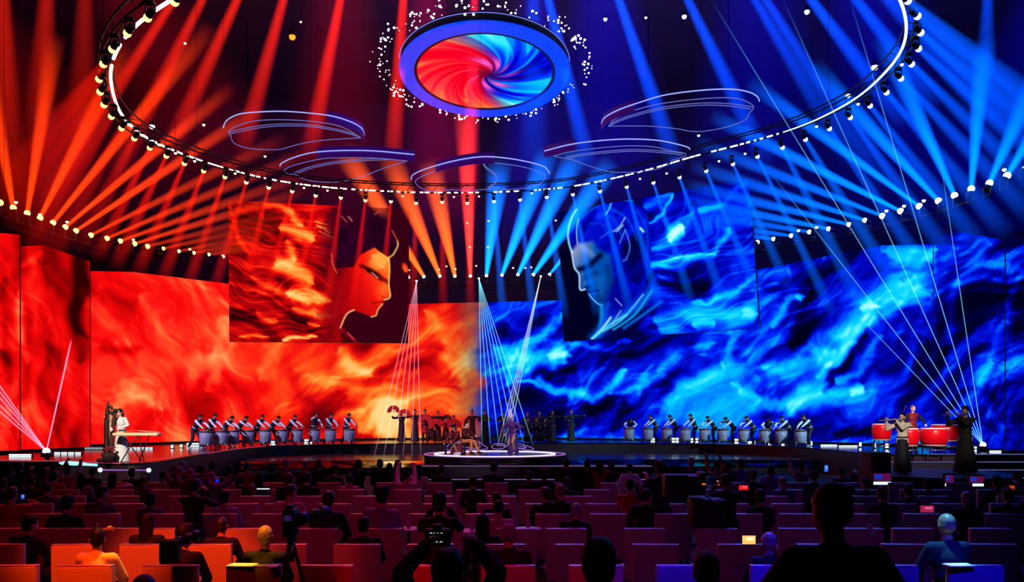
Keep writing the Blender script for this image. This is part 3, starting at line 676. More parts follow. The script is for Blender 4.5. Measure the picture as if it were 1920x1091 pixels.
obj('edge_trim', bm, mat('lit edge trim', (150, 40, 60), .4, emit=(190, 60, 90), es=.7), st)
for a, b_, y0, y1, nm in ((112, 144, 864, 866, ''), (146, 186, 865.6, 867.2, '')):
    p, q = on(a, y0+1, SZ-.04), on(b_, y1+1, SZ-.04)
    bm = bmesh.new(); tube(bm, [p+V((0, -.06, -.03)), q+V((0, -.06, -.03))], .07, 6)
    obj('edge_light', bm, glow('stage edge light', (150, 235, 255), 1.6), st)
# the lower walkway in front of the drummers
wk = thing('walkway', 'low glossy walkway in front of the main stage', 'stage')
WZ = .61
low = [on(452, 865, WZ), on(520, 864, WZ), on(600, 863.5, WZ), on(800, 862.5, WZ), on(960, 862, WZ), on(1120, 861.5, WZ), on(1300, 861, WZ), on(1440, 861.5, WZ), on(1522, 862.5, WZ)]
lf = spline(low, 6)
bk = [p+V((0, .05, 0)) for p in fs if p.y > 37.2 and abs(p.x) < 15][::-1]
wmat = mat('glossy walkway floor', (46, 22, 34), .22, spec=.8)
bm = bmesh.new(); prism(bm, [(p.x, p.y) for p in lf]+[(p.x, p.y-.08) for p in bk], WZ-.06, WZ)
obj('deck', bm, wmat, wk, smooth=False)
bm = bmesh.new(); prism(bm, [(p.x, p.y+.04) for p in lf]+[(p.x, p.y-.1) for p in bk], 0, WZ-.06)
obj('fascia', bm, fascia, wk, smooth=False)
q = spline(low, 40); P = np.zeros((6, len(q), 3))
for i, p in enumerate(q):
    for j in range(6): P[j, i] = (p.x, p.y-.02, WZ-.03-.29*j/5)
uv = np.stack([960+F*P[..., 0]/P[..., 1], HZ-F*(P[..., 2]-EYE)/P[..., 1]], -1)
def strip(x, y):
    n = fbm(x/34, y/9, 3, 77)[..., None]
    return wall(x, 812-(y-862)*1.4)*np.clip((n-.32)*3.2, .12, 1)*np.clip(1-np.abs(x-600)/2600, .3, 1)[..., None]*np.where(np.abs(x-740) < 60, 1.0, .62)[..., None]  # paints the floor's reflection of the screens as a glowing strip
picture('painted_reflection', P, uv, strip, screen_mat('led screen picture'), wk)
# the round platform in the middle with its steps
CX, CY = on(928, 851, SZ).x, 31.0
pf = thing('round_platform', 'round glossy platform with glowing rim rings at the stage centre', 'stage', (CX, CY, 0))
bm = bmesh.new(); lathe(bm, [(2.74, .52), (2.78, 1.0), (2.8, SZ-.03), (2.8, SZ)], n=72); obj('deck', bm, gloss, pf, smooth=False)
for r, rr, c, s in ((2.72, .012, (180, 120, 210), .9), (2.33, .028, (225, 205, 255), 1.7)):
    bm = bmesh.new(); tube(bm, [(r*math.cos(2*PI*i/72), r*math.sin(2*PI*i/72), SZ+.012) for i in range(72)], rr, 6, True)
    obj('rim_light', bm, glow('platform rim light %.1f' % r, c, s), pf)
sw = glow('floor laser line', (170, 130, 255), 1.1)  # glowing tubes in place of laser patterns cast on the floor
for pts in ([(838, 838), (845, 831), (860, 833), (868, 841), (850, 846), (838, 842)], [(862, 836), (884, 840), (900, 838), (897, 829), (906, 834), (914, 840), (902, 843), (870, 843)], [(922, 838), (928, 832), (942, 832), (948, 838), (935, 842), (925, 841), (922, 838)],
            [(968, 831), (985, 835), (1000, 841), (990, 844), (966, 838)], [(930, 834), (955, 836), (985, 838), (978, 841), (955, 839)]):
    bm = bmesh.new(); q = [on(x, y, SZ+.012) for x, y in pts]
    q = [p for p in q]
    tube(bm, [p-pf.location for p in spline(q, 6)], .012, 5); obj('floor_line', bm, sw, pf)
nos = glow('step edge light', (170, 120, 190), .55)
for i, (z, y0) in enumerate(((.84, 28.05), (.6, 27.7), (.39, 27.35))):
    s = thing('stage_step', 'dark step with a pale lit edge below the round platform, %s' % ('topmost', 'middle', 'lowest')[i], 'step', group='steps to the round platform')
    x0, x1 = (-3.3, 4.9)
    bm = bmesh.new(); bx(bm, ((x0+x1)/2, y0+.6, z/2), (x1-x0, 1.2-.02 if i == 0 else .34, z)); obj('tread', bm, mat('step', (30, 12, 34), .5), s, smooth=False)
    bm = bmesh.new(); bx(bm, ((x0+x1)/2, y0+(-.01 if i == 0 else .42), z+.008), (x1-x0, .05, .022)); obj('edge_light', bm, nos, s, smooth=False)
# steps on the right
nos2 = glow('blue step edge light', (110, 125, 215), .5)
for i, (z, y0) in enumerate(((.85, 30.45), (.57, 30.1), (.29, 29.75))):
    s = thing('stage_step', 'dark step with a bluish lit edge at the right stage front, %s' % ('topmost', 'middle', 'lowest')[i], 'step', group='steps on the right')
    bm = bmesh.new(); bx(bm, (18.0, y0+.17, z/2), (9.4, .34, z)); obj('tread', bm, mat('step dark', (16, 14, 30), .5), s, smooth=False)
    bm = bmesh.new(); bx(bm, (18.0, y0, z+.005), (9.4, .045, .03)); obj('edge_light', bm, nos2, s, smooth=False)
bm = bmesh.new(); e = on(1738, 851.5, SZ); tube(bm, [e+V((0, -.02, 0)), e+V((5, -.02, 0))], .02, 5); obj('edge_trim', bm, nos2, st)
# round satellite stage of the flute players
sat = thing('satellite_stage', 'dark round satellite stage under the two flute players', 'stage', (11.55, 21.9, 0))
bm = bmesh.new(); lathe(bm, [(2.0, 0), (2.0, .95), (2.05, .98), (2.05, 1.05)], n=48); obj('deck', bm, mat('dark satellite stage', (10, 10, 20), .5), sat, smooth=False)
# rail in front of the left wing
rl = thing('lit_handrail', 'thin lit rail on two posts below the left stage front', 'rail', (0, 0, 0))
p, q = at(188, 881, 24.2), at(279, 881.5, 24.2)
bm = bmesh.new(); tube(bm, [p, q], .022, 6); obj('rail', bm, mat('rail', (120, 90, 160), .3, emit=(170, 110, 220), es=.5), rl)
for x in (p, q):
    bm = bmesh.new(); cyl(bm, x, (x.x, x.y, 0), .03, n=8); obj('post', bm, mat('black steel', (14, 14, 16), .5), rl)
    bm = bmesh.new(); ball(bm, x, .07); obj('post_light', bm, glow('post light', (220, 230, 255), 1.6), rl)

# ------------------------------------------------------------------ trusses
steel = mat('truss steel', (24, 24, 28), .45, .6)
rt = thing('ring_truss', 'huge circular truss with a white light tube, hung over the hall', 'truss', kind='thing')
N = 120
for r, z in ((RR+.3, .05), (RR+.3, .4), (RR-.02, .42)):
    bm = bmesh.new(); tube(bm, [ring_p(2*PI*i/N, r, z) for i in range(N)], .03, 5, True); obj('hanging_chord', bm, steel, rt)
bm = bmesh.new()
for i in range(N):
    a, b_ = 2*PI*i/N, 2*PI*(i+.5)/N
    tube(bm, [ring_p(a, RR+.3, .05), ring_p(b_, RR+.3, .4), ring_p(b_+PI/N, RR-.02, .42)], .014, 4)
obj('lattice', bm, steel, rt)
def arc(a0, a1, n=40): return [ring_p(a0+(a1-a0)*i/n, RR) for i in range(n+1)]
bm = bmesh.new(); [tube(bm, arc(a0, a1, 10 if a0 < -2 else 40), [.04-.02*(1-min(1, abs(a0+(a1-a0)*k/(10 if a0 < -2 else 40)+1.16)/.5)) for k in range((10 if a0 < -2 else 40)+1)], 7) for a0, a1 in ((-1.16, -2.12), (-2.16, -2.24), (-2.28, -2.38), (-2.42, -2.56))]; obj('light_tube', bm, glow('ring light warm', (255, 226, 214), 3.5), rt)
bm = bmesh.new(); tube(bm, arc(1.14, 2.5), [.037-.02*(1-min(1, k/40*1.36/.6)) for k in range(41)], 7); obj('light_tube', bm, glow('ring light cold', (190, 250, 255), 3.5), rt)
a = -1.15; k = 0; bm = bmesh.new(); bm2 = bmesh.new()
while a < 1.13:
    w_ = R.choice((.006, .01, .02, .014, .028)); g_ = R.choice((.006, .01, .016, .02))*(1 if R.random() < .9 else 3)
    tube(bm if a < 0 else bm2, [ring_p(a), ring_p(a+w_)], .035, 5); a += w_+g_; k += 1
tag(obj('light_dashes', bm, glow('ring light dash', (255, 225, 220), 2.2), rt), kind='stuff')
tag(obj('light_dashes', bm2, glow('ring light dash cold', (215, 240, 255), 2.4), rt), kind='stuff')
for a in (-1.9, -1.3, -.8, -.3, .3, .8, 1.3, 1.9):
    p = ring_p(a, RR+.3, .4); bm = bmesh.new(); cyl(bm, p, (p.x, p.y, 26), .008, n=4); obj('hanging_cable', bm, steel, rt)
def arc_truss(label, pts, up=True, group='lamp trusses over the walls'):
    t = thing('lamp_truss', label, 'truss', group=group)
    P = spline(pts, 4)
    for dy, dz in ((-.15, -.5), (.25, -.5), (.05, -.15-.65)):
        bm = bmesh.new(); tube(bm, [p+V((0, dy, dz)) for p in P], .03, 5); obj('hanging_chord', bm, steel, t)
    for p in P[::9]:
        bm = bmesh.new(); cyl(bm, p+V((0, .25, -.5)), (p.x, p.y+.25, 26), .008, n=4); obj('hanging_cable', bm, steel, t)
arc_truss('curved truss under the red lamps above the left walls', [at(x, y, 1500*8.4/(780-y)) for (x, y), e in AL[::4]])
arc_truss('curved truss under the blue lamps above the right walls', [at(x, y, 1500*9.2/(780-y)) for (x, y), e in AR[14::-3]])
arc_truss('short straight truss under the middle row of lamps', [at(758, 520, 47), at(900, 518, 47), at(1036, 515, 47)])
t = thing('lamp_truss', 'long ceiling truss above the frame carrying the front lamps', 'truss', group='lamp trusses over the walls')
bm = bmesh.new()
for dy, dz in ((-.3, 1.7), (.3, 1.7), (0, 2.2)): cyl(bm, (-24, 36+dy, 21.6+dz), (26, 36+dy, 21.6+dz), .04, n=6)
obj('hanging_chord', bm, steel, t)

# small lamps that only show as points
def dot_lamp(label, p, r, col, s, group):
    t = thing('small_lamp', label, 'small lamp', p, group=group)
    bm = bmesh.new(); ball(bm, (0, 0, 0), r, 10, 6); obj('bulb', bm, glow('point lamp %s %.1f' % (col, s), col, s, False), t)
    bm = bmesh.new(); lathe(bm, [(r*1.1, r*.3), (r*1.1, r*1.4), (r*.5, r*2.2)], n=10); obj('housing', bm, casing, t)
    bm = bmesh.new(); cyl(bm, (0, 0, r*2), (0, 0, 1.2), .006, n=4); obj('hanging_rod', bm, steel, t)
for (x, y, r, c), nm in zip([(548, 69, .15, (255, 96, 20)), (1135, 36, .09, ICE), (1211, 33, .06, ICE), (1283, 31, .11, ICE), (1513, 22, .12, ICE), (347, 81, .06, PALE), (382, 234, .06, PALE), (1310, 254, .05, ICE), (1640, 126, .13, ICE), (1590, 179, .1, ICE), (285, 237, .11, ICE), (564, 41, .05, PALE), (497, 293, .05, PALE)],
        'orange star lamp alone in the red ceiling|white dot lamp right of the swirl disc|faint dot lamp between two white ceiling lamps|white dot lamp beside the second blue beam|white dot lamp high on the blue side near the top|faint dot lamp inside the ring near its left bend|faint dot lamp left of the upper left petal frame|faint dot lamp under the upper right petal frame|bright dot lamp just inside the ring\'s right bend|flattened dot lamp on the ring\'s right inner edge|white lamp over a dark column at the ring\'s left front|faint dot lamp above the orange star lamp|faint dot lamp under the upper left petal frame'.split('|')):
    dot_lamp(nm, at(x, y, 33 if y > 100 else 38), r, c, 5, None)
RK = [3, 4, 5, 6, 7, 8, 9, 10, 11, 12, 13, 14, 15, 16, 17, 18, 0, 1, 2]
for i, (x, y) in enumerate([(329, 287), (365, 302), (441, 325), (570, 352), (614, 357), (755, 367), (851, 369), (898, 368), (997, 362), (1200, 335), (1250, 325), (1348, 302), (1397, 288), (1531, 237), (1609, 195), (1691, 121), (241, 233), (266, 253), (298, 271)]):
    dot_lamp('small white lamp between the big lamps under the ring, %s from the left' % nth(RK[i]), on_ring(x, y, -.35), .05, PALE if x < 900 else ICE, 4, 'small white lamps on the ring')
for i, (x, y) in enumerate([(30, 379), (126, 416), (250, 449), (356, 467), (75, 402)]):
    dot_lamp('tiny white lamp just above the red arc of lamps, %s from the left' % nth([0, 2, 3, 4, 1][i]), at(x, y, 1500*8.9/(780-y)), .07, PALE, 4, 'tiny lamps over the left arc')
for i, (x, y) in enumerate([(1883, 318), (1732, 376), (1695, 386), (1662, 395), (1531, 426), (1497, 432)]):
    dot_lamp('tiny white lamp just above the blue arc of lamps, %s from the right' % nth(i), at(x, y, 1500*9.7/(780-y)), .08, ICE, 4, 'tiny lamps over the right arc')
for i, (x, y) in enumerate([(767, 506), (823, 505), (837, 499), (854, 504), (893, 498), (962, 502), (985, 502), (996, 501), (1042, 413), (881, 463), (915, 463), (876, 418), (916, 414)]):  # the higher points in the middle are truss glints built as bulbs
    dot_lamp('tiny bright point over the middle row of stage lamps, %s from the left' % nth([0, 1, 2, 3, 6, 9, 10, 11, 12, 5, 7, 4, 8][i]), at(x, y, 47.4), .06, PALE if x < 905 else ICE, 2.5, 'tiny lamps over the middle row')

# ------------------------------------------------------------------ swirl disc
def disc_frame(c, rx_px, ratio, Y):
    r = rx_px*Y/F
    # local: x right, y along the disc towards the back edge, z its underside normal
    return at(*c, Y), r, .125
dc, dr, tilt = disc_frame((909, 139), 159, .585, 38)
D = thing('swirl_disc', 'round ceiling screen with a red and blue swirl in a glowing blue ring', 'ceiling screen', dc, kind='thing')
rot = Matrix.Rotation(-tilt, 3, 'X')
def dp(r, a, h=0): return rot @ V((r*math.cos(a), r*math.sin(a), h))
def ring(bm, r0, r1, h0, h1, n=72):
    q = [[bm.verts.new(dp(r, 2*PI*i/n, h)) for r, h in ((r0, h0), (r1, h0), (r1, h1), (r0, h1))] for i in range(n)]
    for i in range(n):
        for j in range(4): bm.faces.new((q[i][j], q[i][(j+1) % 4], q[(i+1) % n][(j+1) % 4], q[(i+1) % n][j]))
def swirl(u, v):
    """picture of the disc, u right, v up in its own plane"""
    u0 = u-.05; v0 = v+.02
    r = np.hypot(u0, v0)+1e-4; th = np.arctan2(v0, u0)
    ph = th-.95*np.log(r+.16)
    half = np.cos(th-.75*np.log(r+.25)-.15)
    n = fbm(np.cos(ph)*3.2+5, np.sin(ph)*3.2+r*.9, 4, 3)
    m = fbm(np.cos(ph)*4+5, np.sin(ph)*4+r*1.2, 2, 13)
    w1 = 1-np.abs(2*m-1)
    t = .36+(n-.5)*1.0+np.clip(w1-.8, 0, 1)*1.3
    hot = t+np.clip(r-.45, 0, 1)*.35+np.clip(-v0, 0, 1)*.25
    red = ramp(np.clip(.5+(hot-.42)*.7, 0, 1.3), [(0, (120, 0, 20)), (.35, (215, 0, 30)), (.6, (255, 0, 36)), (.8, (255, 60, 60)), (1, (255, 150, 60)), (1.2, (255, 230, 160))])
    blue = ramp(np.clip(.4+(hot-.42)*1.2, 0, 1.3), [(0, (20, 0, 90)), (.3, (0, 0, 215)), (.5, (0, 50, 255)), (.75, (0, 160, 255)), (1, (30, 230, 255)), (1.3, (170, 255, 255))])
    k = np.clip(.5+half*2.2+(n-.5)*.6, 0, 1)[..., None]
    c = red*(1-k)+blue*k
    eye = np.exp(-(r/.2)**2)[..., None]*.75
    c = c*(1-eye)+np.array((70., 0, 50))*eye
    pk = (np.exp(-((r-.3)/.16)**2)*np.clip((m-.52)*9, 0, 1))[..., None]
    return c*(1-pk)+np.array((250., 90, 200))*pk
nr, na = 70, 220
rr_ = np.linspace(.0, 1, nr)[:, None]; aa = np.linspace(0, 2*PI, na)[None, :]
U, W = rr_*np.cos(aa), rr_*np.sin(aa)
ri = dr*.805
Rm = np.array(rot)
P = np.stack([U*ri, W*ri, np.zeros_like(U)+.02], -1) @ Rm.T
picture('display', P, np.stack([U, -W], -1), swirl, screen_mat('led screen picture'), D)
bm = bmesh.new(); ring(bm, dr*.83, dr, -.04, .1); obj('ring_frame', bm, mat('blue light ring', (20, 40, 120), .4, emit=(0, 62, 250), es=.95), D, smooth=False)
bm = bmesh.new(); ring(bm, dr*.795, dr*.83, -.02, .3); obj('inner_rim', bm, mat('black steel', (14, 14, 16), .5), D, smooth=False)
bm = bmesh.new(); tube(bm, [dp(dr*1.0, a, .45) for a in (PI*(1.05+.92*i/50) for i in range(51))], .014, 5); obj('rim_light', bm, glow('disc rim light', (120, 130, 255), 1.5), D)
bm = bmesh.new(); lathe(bm, [(dr*.99, .28), (dr*.99, .55), (dr*.5, .6)], n=72)
for v in bm.verts: v.co = rot @ v.co
obj('hanging_housing', bm, mat('black cabinet', (9, 9, 12), .7), D)
for a in (.6, 2.5, 4.2):
    p = dp(dr*.8, a, .5); bm = bmesh.new(); cyl(bm, p, (p.x, p.y, 26-dc.z), .008, n=4); obj('hanging_cable', bm, steel, D)
bulb = glow('crystal bulb', (255, 240, 250), 6, False)
extra = bmesh.new(); nb = 0; wires = bmesh.new()
Rb = random.Random(21)
spots_ = []
for cl in range(46):
    a0 = 2*PI*(cl+Rb.uniform(-.3, .3))/46; r0 = Rb.uniform(1.13, 1.25)
    for k in range(Rb.choice((3, 5, 6, 8))):
        spots_.append((a0+Rb.gauss(0, .03), (r0+Rb.gauss(0, .045)), Rb.uniform(.1, .45), Rb.choice((.02, .026, .034, .044, .055))))
spots_.sort(key=lambda s: -s[3])
for a, r, h, s in spots_:
    p = dp(dr*max(r, 1.09), a, h)
    if nb < 100:
        bm = bmesh.new(); ball(bm, p, (s, s, s*.8), 8, 5); obj('crystal_bulb', bm, bulb, D)
    else: ball(extra, p, (s, s, s*.8), 6, 4)
    nb += 1
tag(obj('crystal_bulbs', extra, bulb, D), kind='stuff')
bm = bmesh.new(); ring(bm, dr*1.148, dr*1.152, .34, .35); obj('bulb_carrier', bm, steel, D)

# ------------------------------------------------------------------ petal frames
led = glow('petal light line', (150, 165, 255), 1.25, False)
led2 = glow('petal thin light line', (130, 140, 240), .62, False)
vio = mat('violet petal rim', (70, 30, 150), .5, emit=(80, 10, 150), es=.28)  # emission put in for the violet glow of lit fabric
def petal(label, o, s, rim, loop, ribs, Z, band):
    m = lambda P: [(o[0]+x/s, o[1]+y/s) for x, y in P]
    pl = lambda P, z: spline([on(x, y, z) for x, y in m(P)], 5)
    t = thing('petal_frame', label, 'ceiling light', group='lotus petal light frames under the ceiling')
    r = pl(rim, Z); l = pl(loop, Z)
    bm = bmesh.new(); tube(bm, r, .022, 6); obj('rim_light', bm, led, t)
    bm = bmesh.new(); tube(bm, l, .017, 5); obj('outline_light', bm, led2, t)
    for q in ribs:
        P_ = pl(q, Z); bm = bmesh.new(); tube(bm, P_, .017, 5); tube(bm, [p+V((0, -.22, 0)) for p in P_], .017, 5); obj('rib_light', bm, led2, t)
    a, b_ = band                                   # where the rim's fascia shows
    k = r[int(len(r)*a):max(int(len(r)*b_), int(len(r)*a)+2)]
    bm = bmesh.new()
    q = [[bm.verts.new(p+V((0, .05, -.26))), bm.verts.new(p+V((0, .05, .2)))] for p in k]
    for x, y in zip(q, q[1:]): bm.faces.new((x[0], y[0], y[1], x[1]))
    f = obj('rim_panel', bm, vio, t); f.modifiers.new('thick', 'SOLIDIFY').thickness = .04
    bm = bmesh.new()
    for i in (2, len(r)//2, len(r)-3): cyl(bm, r[i], (r[i].x, r[i].y, 26), .005, n=4)
    obj('hanging_cables', bm, steel, t)
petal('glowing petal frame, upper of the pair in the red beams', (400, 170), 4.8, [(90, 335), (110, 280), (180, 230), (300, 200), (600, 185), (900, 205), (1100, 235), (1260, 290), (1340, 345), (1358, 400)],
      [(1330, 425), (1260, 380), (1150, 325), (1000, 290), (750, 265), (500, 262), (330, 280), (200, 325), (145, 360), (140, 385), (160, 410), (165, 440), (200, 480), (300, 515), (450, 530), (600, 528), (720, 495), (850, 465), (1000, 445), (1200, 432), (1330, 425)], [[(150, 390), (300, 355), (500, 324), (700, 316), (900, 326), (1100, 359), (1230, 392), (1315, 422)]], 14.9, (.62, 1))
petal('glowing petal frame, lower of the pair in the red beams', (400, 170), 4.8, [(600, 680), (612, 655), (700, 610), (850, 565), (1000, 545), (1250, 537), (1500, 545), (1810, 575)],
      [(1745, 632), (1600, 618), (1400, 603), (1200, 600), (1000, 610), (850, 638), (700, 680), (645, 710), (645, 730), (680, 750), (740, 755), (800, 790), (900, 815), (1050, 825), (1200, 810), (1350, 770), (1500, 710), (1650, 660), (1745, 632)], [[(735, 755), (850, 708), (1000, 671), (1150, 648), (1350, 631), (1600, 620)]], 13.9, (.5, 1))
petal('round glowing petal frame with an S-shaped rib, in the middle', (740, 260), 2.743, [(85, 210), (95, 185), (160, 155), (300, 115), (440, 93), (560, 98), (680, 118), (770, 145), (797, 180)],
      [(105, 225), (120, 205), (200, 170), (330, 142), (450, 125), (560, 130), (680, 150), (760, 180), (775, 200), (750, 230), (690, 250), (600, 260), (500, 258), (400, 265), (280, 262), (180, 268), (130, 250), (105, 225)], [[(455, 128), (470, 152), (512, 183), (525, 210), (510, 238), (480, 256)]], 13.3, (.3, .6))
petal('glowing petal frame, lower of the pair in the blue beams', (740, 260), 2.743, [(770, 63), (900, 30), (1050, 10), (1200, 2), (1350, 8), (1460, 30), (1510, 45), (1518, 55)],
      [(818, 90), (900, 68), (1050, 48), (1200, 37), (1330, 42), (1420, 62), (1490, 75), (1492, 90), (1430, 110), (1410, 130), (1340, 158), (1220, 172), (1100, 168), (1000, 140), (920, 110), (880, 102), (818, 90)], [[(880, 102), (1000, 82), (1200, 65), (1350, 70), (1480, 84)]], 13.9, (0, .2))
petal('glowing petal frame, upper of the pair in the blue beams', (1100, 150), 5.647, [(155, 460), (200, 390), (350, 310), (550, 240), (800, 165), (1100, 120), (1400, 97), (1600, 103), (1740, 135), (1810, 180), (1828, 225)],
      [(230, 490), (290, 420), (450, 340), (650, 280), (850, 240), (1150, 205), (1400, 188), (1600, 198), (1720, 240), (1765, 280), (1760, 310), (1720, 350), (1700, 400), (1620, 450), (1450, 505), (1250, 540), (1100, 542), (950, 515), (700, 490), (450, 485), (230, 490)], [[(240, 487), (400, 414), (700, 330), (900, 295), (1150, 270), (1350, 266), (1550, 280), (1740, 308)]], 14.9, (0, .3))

# ------------------------------------------------------------------ laser projectors
def laser(label, p, ends, col, B, r=.035, name='laser_projector', hang=False, a=.5, power=.6, tail=.5, group=None):
    t = thing(name, label, 'laser', p, group=group)
    s = 1 if hang else -1
    bm = bmesh.new(); bx(bm, (0, 0.05, s*.12), (.3, .3, .16), bev=.02); obj('casing', bm, casing, t)
    bm = bmesh.new(); bx(bm, (0, 0.05, s*.22), (.16, .06, .1)); obj('mounting_bracket', bm, casing, t)
    bm = bmesh.new(); ball(bm, (0, 0, 0), .055 if hang else .12); obj('lens', bm, glow('laser lens', (235, 245, 255), 6, False), t)
    for q in ends: beam(p, q, r, B, col, t, a=a, power=power, tail=tail)
PINK = (.9, .42, .62); ICY = (.22, .75, .95)
laser('laser projector hung on the left of the middle truss, with a pink fan', at(781, 527, 45.5), [at(x, 862, 33.5) for x in (700, 718, 737, 755, 772, 789)], PINK, .42, .035, hang=True, group='laser projectors')
laser('laser projector hung at the middle, with an ice blue fan', at(898, 522, 45.5), [at(x, 838, 33) for x in (904, 920, 936, 952, 968, 984, 1001)], ICY, .5, .035, hang=True, group='laser projectors')
laser('laser projector hung on the right of the middle truss, narrow white bundle', at(1014, 518, 45.5), [at(x, 842, 33) for x in (932, 938, 944, 951)], (.6, .7, .95), .42, .04, hang=True, group='laser projectors')
q = on(1843, 836, 1.25)
laser('laser projector on the stage floor far right, with a blue fan', at(1843, 834, 33), [at(1598, 580, 37), at(1440, 318, 30), at(1330, -6, 26), at(1466, -6, 26), at(1592, -6, 26), at(1762, 290, 30)], (.16, .6, 1), 1.3, .03, power=1.3, tail=.16, group='laser projectors')
laser('laser projector on the stage floor far left, with a pink fan', at(87, 846, 27.5), [at(x, y, 27) for x, y in ((-40, 668), (-40, 684), (-40, 700), (-40, 720), (-40, 738))]+[at(134, 636, 33)], (.95, .5, .85), .62, .045, group='laser projectors')

# ------------------------------------------------------------------ LED floor bars
def led_bar(label, px, py, L, h=.16, n=8, col=(225, 245, 255), s=1.6, z=SZ, rz=0, rows=1):
    """px, py: where the foot of the bar stands"""
    p = on(px, py, z); k = L*p.y/F
    t = thing('led_floor_bar', label, 'floor light', p, rz, group='LED floor bars on the stage')
    bm = bmesh.new(); bx(bm, (0, .06, h/2), (k, .12, h), bev=.01); obj('casing', bm, casing, t)
    bm = bmesh.new()
    for r in range(rows):
        for i in range(n): bx(bm, ((i+.5)/n*k-k/2, -.005, h*(r+.5)/rows), (k/n*.8, .03, h*.62/rows))
    tag(obj('light_cells', bm, glow('floor bar light %s %.1f' % (col, s), col, s), t, smooth=False))
W_ = (225, 245, 255)
for nm, px, py, L, n, s, rz, rows, h in [
    ('LED bar of white dots at the far left of the stage', 38, 857, 42, 9, 2, 0, 2, .12), ('slanted LED bar right of the far left laser', 127, 852, 52, 4, 1.6, -.0, 2, .1),
    ('LED bar in two lit halves right of the zither player', 264, 842.5, 46, 6, 1.7, 0, 2, .1), ('dim LED bar behind the harp', 176, 843.5, 34, 12, .35, 0, 1, .14),
    ('single lit LED block right of the zither, the left one', 323, 841, 5, 1, 2, 0, 1, .2), ('single lit LED block right of the zither, the right one', 340, 840, 5, 1, 2, 0, 1, .2),
    ('LED bar left of the first red-side drummer', 364, 838.5, 28, 8, 1.8, 0, 2, .22), ('LED block on the floor between the fifth and sixth red-side drums', 512, 834.3, 10, 3, 2, 0, 2, .22),
    ('LED block beside the eighth red-side drum', 578, 832.2, 15, 3, 2, 0, 2, .26), ('LED bar between the second and third blue-side drums', 1266, 830.2, 14, 2, 2, 0, 2, .3),
    ('LED bar between the third and fourth blue-side drums', 1302, 831, 15, 2, 2, 0, 2, .3), ('LED block beside the first blue-side drum', 1224, 829.6, 8, 2, 2, 0, 2, .26), ('LED bar under the seventh blue-side drum', 1409, 833, 17, 1, 1.8, 0, 1, .2), ('LED block under the eighth blue-side drum', 1444, 834.5, 8, 2, 1.5, 0, 2, .1),
    ('LED block right of the last blue-side drummer', 1520, 837, 7, 1, 2, 0, 1, .3), ('long LED bar of white dots right of the drummers, the left one', 1554, 837, 31, 10, 1.7, 0, 2, .1), ('long LED bar of white dots right of the drummers, the right one', 1590, 838.5, 35, 12, 1.6, 0, 2, .1), ('LED block at the end of the long bars', 1613, 839, 5, 1, 2, 0, 1, .3),
    ('LED block left of the leftmost red drum', 1640, 841, 5, 1, 2, 0, 1, .3), ('LED block under the leftmost red drum', 1664, 842, 10, 1, 2, 0, 1, .3),
    ('LED block right of the robed flute player', 1828, 848, 7, 1, 2, 0, 2, .26), ('LED bar of white dots at the far right', 1866, 849, 22, 7, 1.9, 0, 2, .1), ('LED block at the far right frame edge', 1899, 850, 6, 1, 2, 0, 2, .26), ('small LED block under the ninth blue-side drum', 1468, 835.4, 6, 2, 1.9, 0, 2, .1), ('small LED block beside the sixth blue-side drum', 1381, 832.6, 8, 2, 1.9, 0, 2, .3)]:
    led_bar(nm, px, py, L, h, n, W_, s, rz=rz, rows=rows)
# monitors low in front of the flute players
def monitor(label, px, py, wpx, hpx, Y, bar=True):
    p = at(px, py, Y); w_, h = wpx*Y/F, hpx*Y/F
    t = thing('floor_monitor', label, 'monitor', (p.x, p.y, 0), group='monitors below the flute players')
    bm = bmesh.new(); bx(bm, (0, .08, p.z), (w_+.06, .1, h+.06), bev=.01); obj('casing', bm, casing, t)
    bm = bmesh.new(); bx(bm, (0, .02, p.z+h*.16), (w_, .03, h*.62)); obj('screen', bm, glow('monitor picture', (110, 20, 90), .6), t, smooth=False)
    bm = bmesh.new(); bx(bm, (0, .02, p.z-h*.36), (w_, .03, h*.22)); obj('white_strip', bm, glow('monitor strip', (190, 255, 250), 2.2), t, smooth=False)
    bm = bmesh.new(); bx(bm, (-w_*.25, .015, p.z+h*.2), (w_*.4, .03, h*.4)); obj('blue_picture', bm, glow('monitor blue', (20, 60, 220), .7), t, smooth=False)
    bm = bmesh.new(); cyl(bm, (0, .1, 0), (0, .1, p.z-h/2), .04, n=8); lathe(bm, [(.25, 0), (.25, .03), (.05, .05)], (0, .1, 0), 14); obj('stand', bm, casing, t)
monitor('small monitor with a white strip, below the flute woman', 1655, 898, 32, 22, 19.5)
monitor('narrow monitor with a white strip, left of the robed flute player\'s feet', 1781, 901, 15, 22, 19.5)
monitor('small monitor with a white strip, below the robed flute player', 1832, 902, 25, 20, 19.5)
cb = thing('equipment_case', 'tall black equipment case left of the flute woman', 'case', on(1650, 929, 0).to_3d())
p = at(1652, 850, 19.9)
cb.location = (p.x, p.y, 0)
bm = bmesh.new(); bx(bm, (0, .4, p.z/2+.02), (.5, .8, p.z), bev=.02); obj('body', bm, mat('black flight case', (10, 10, 16), .6), cb)
bm = bmesh.new(); bx(bm, (0, -.012, p.z*.7), (.16, .03, .07), bev=.008); obj('handle', bm, mat('black steel', (14, 14, 16), .5), cb)
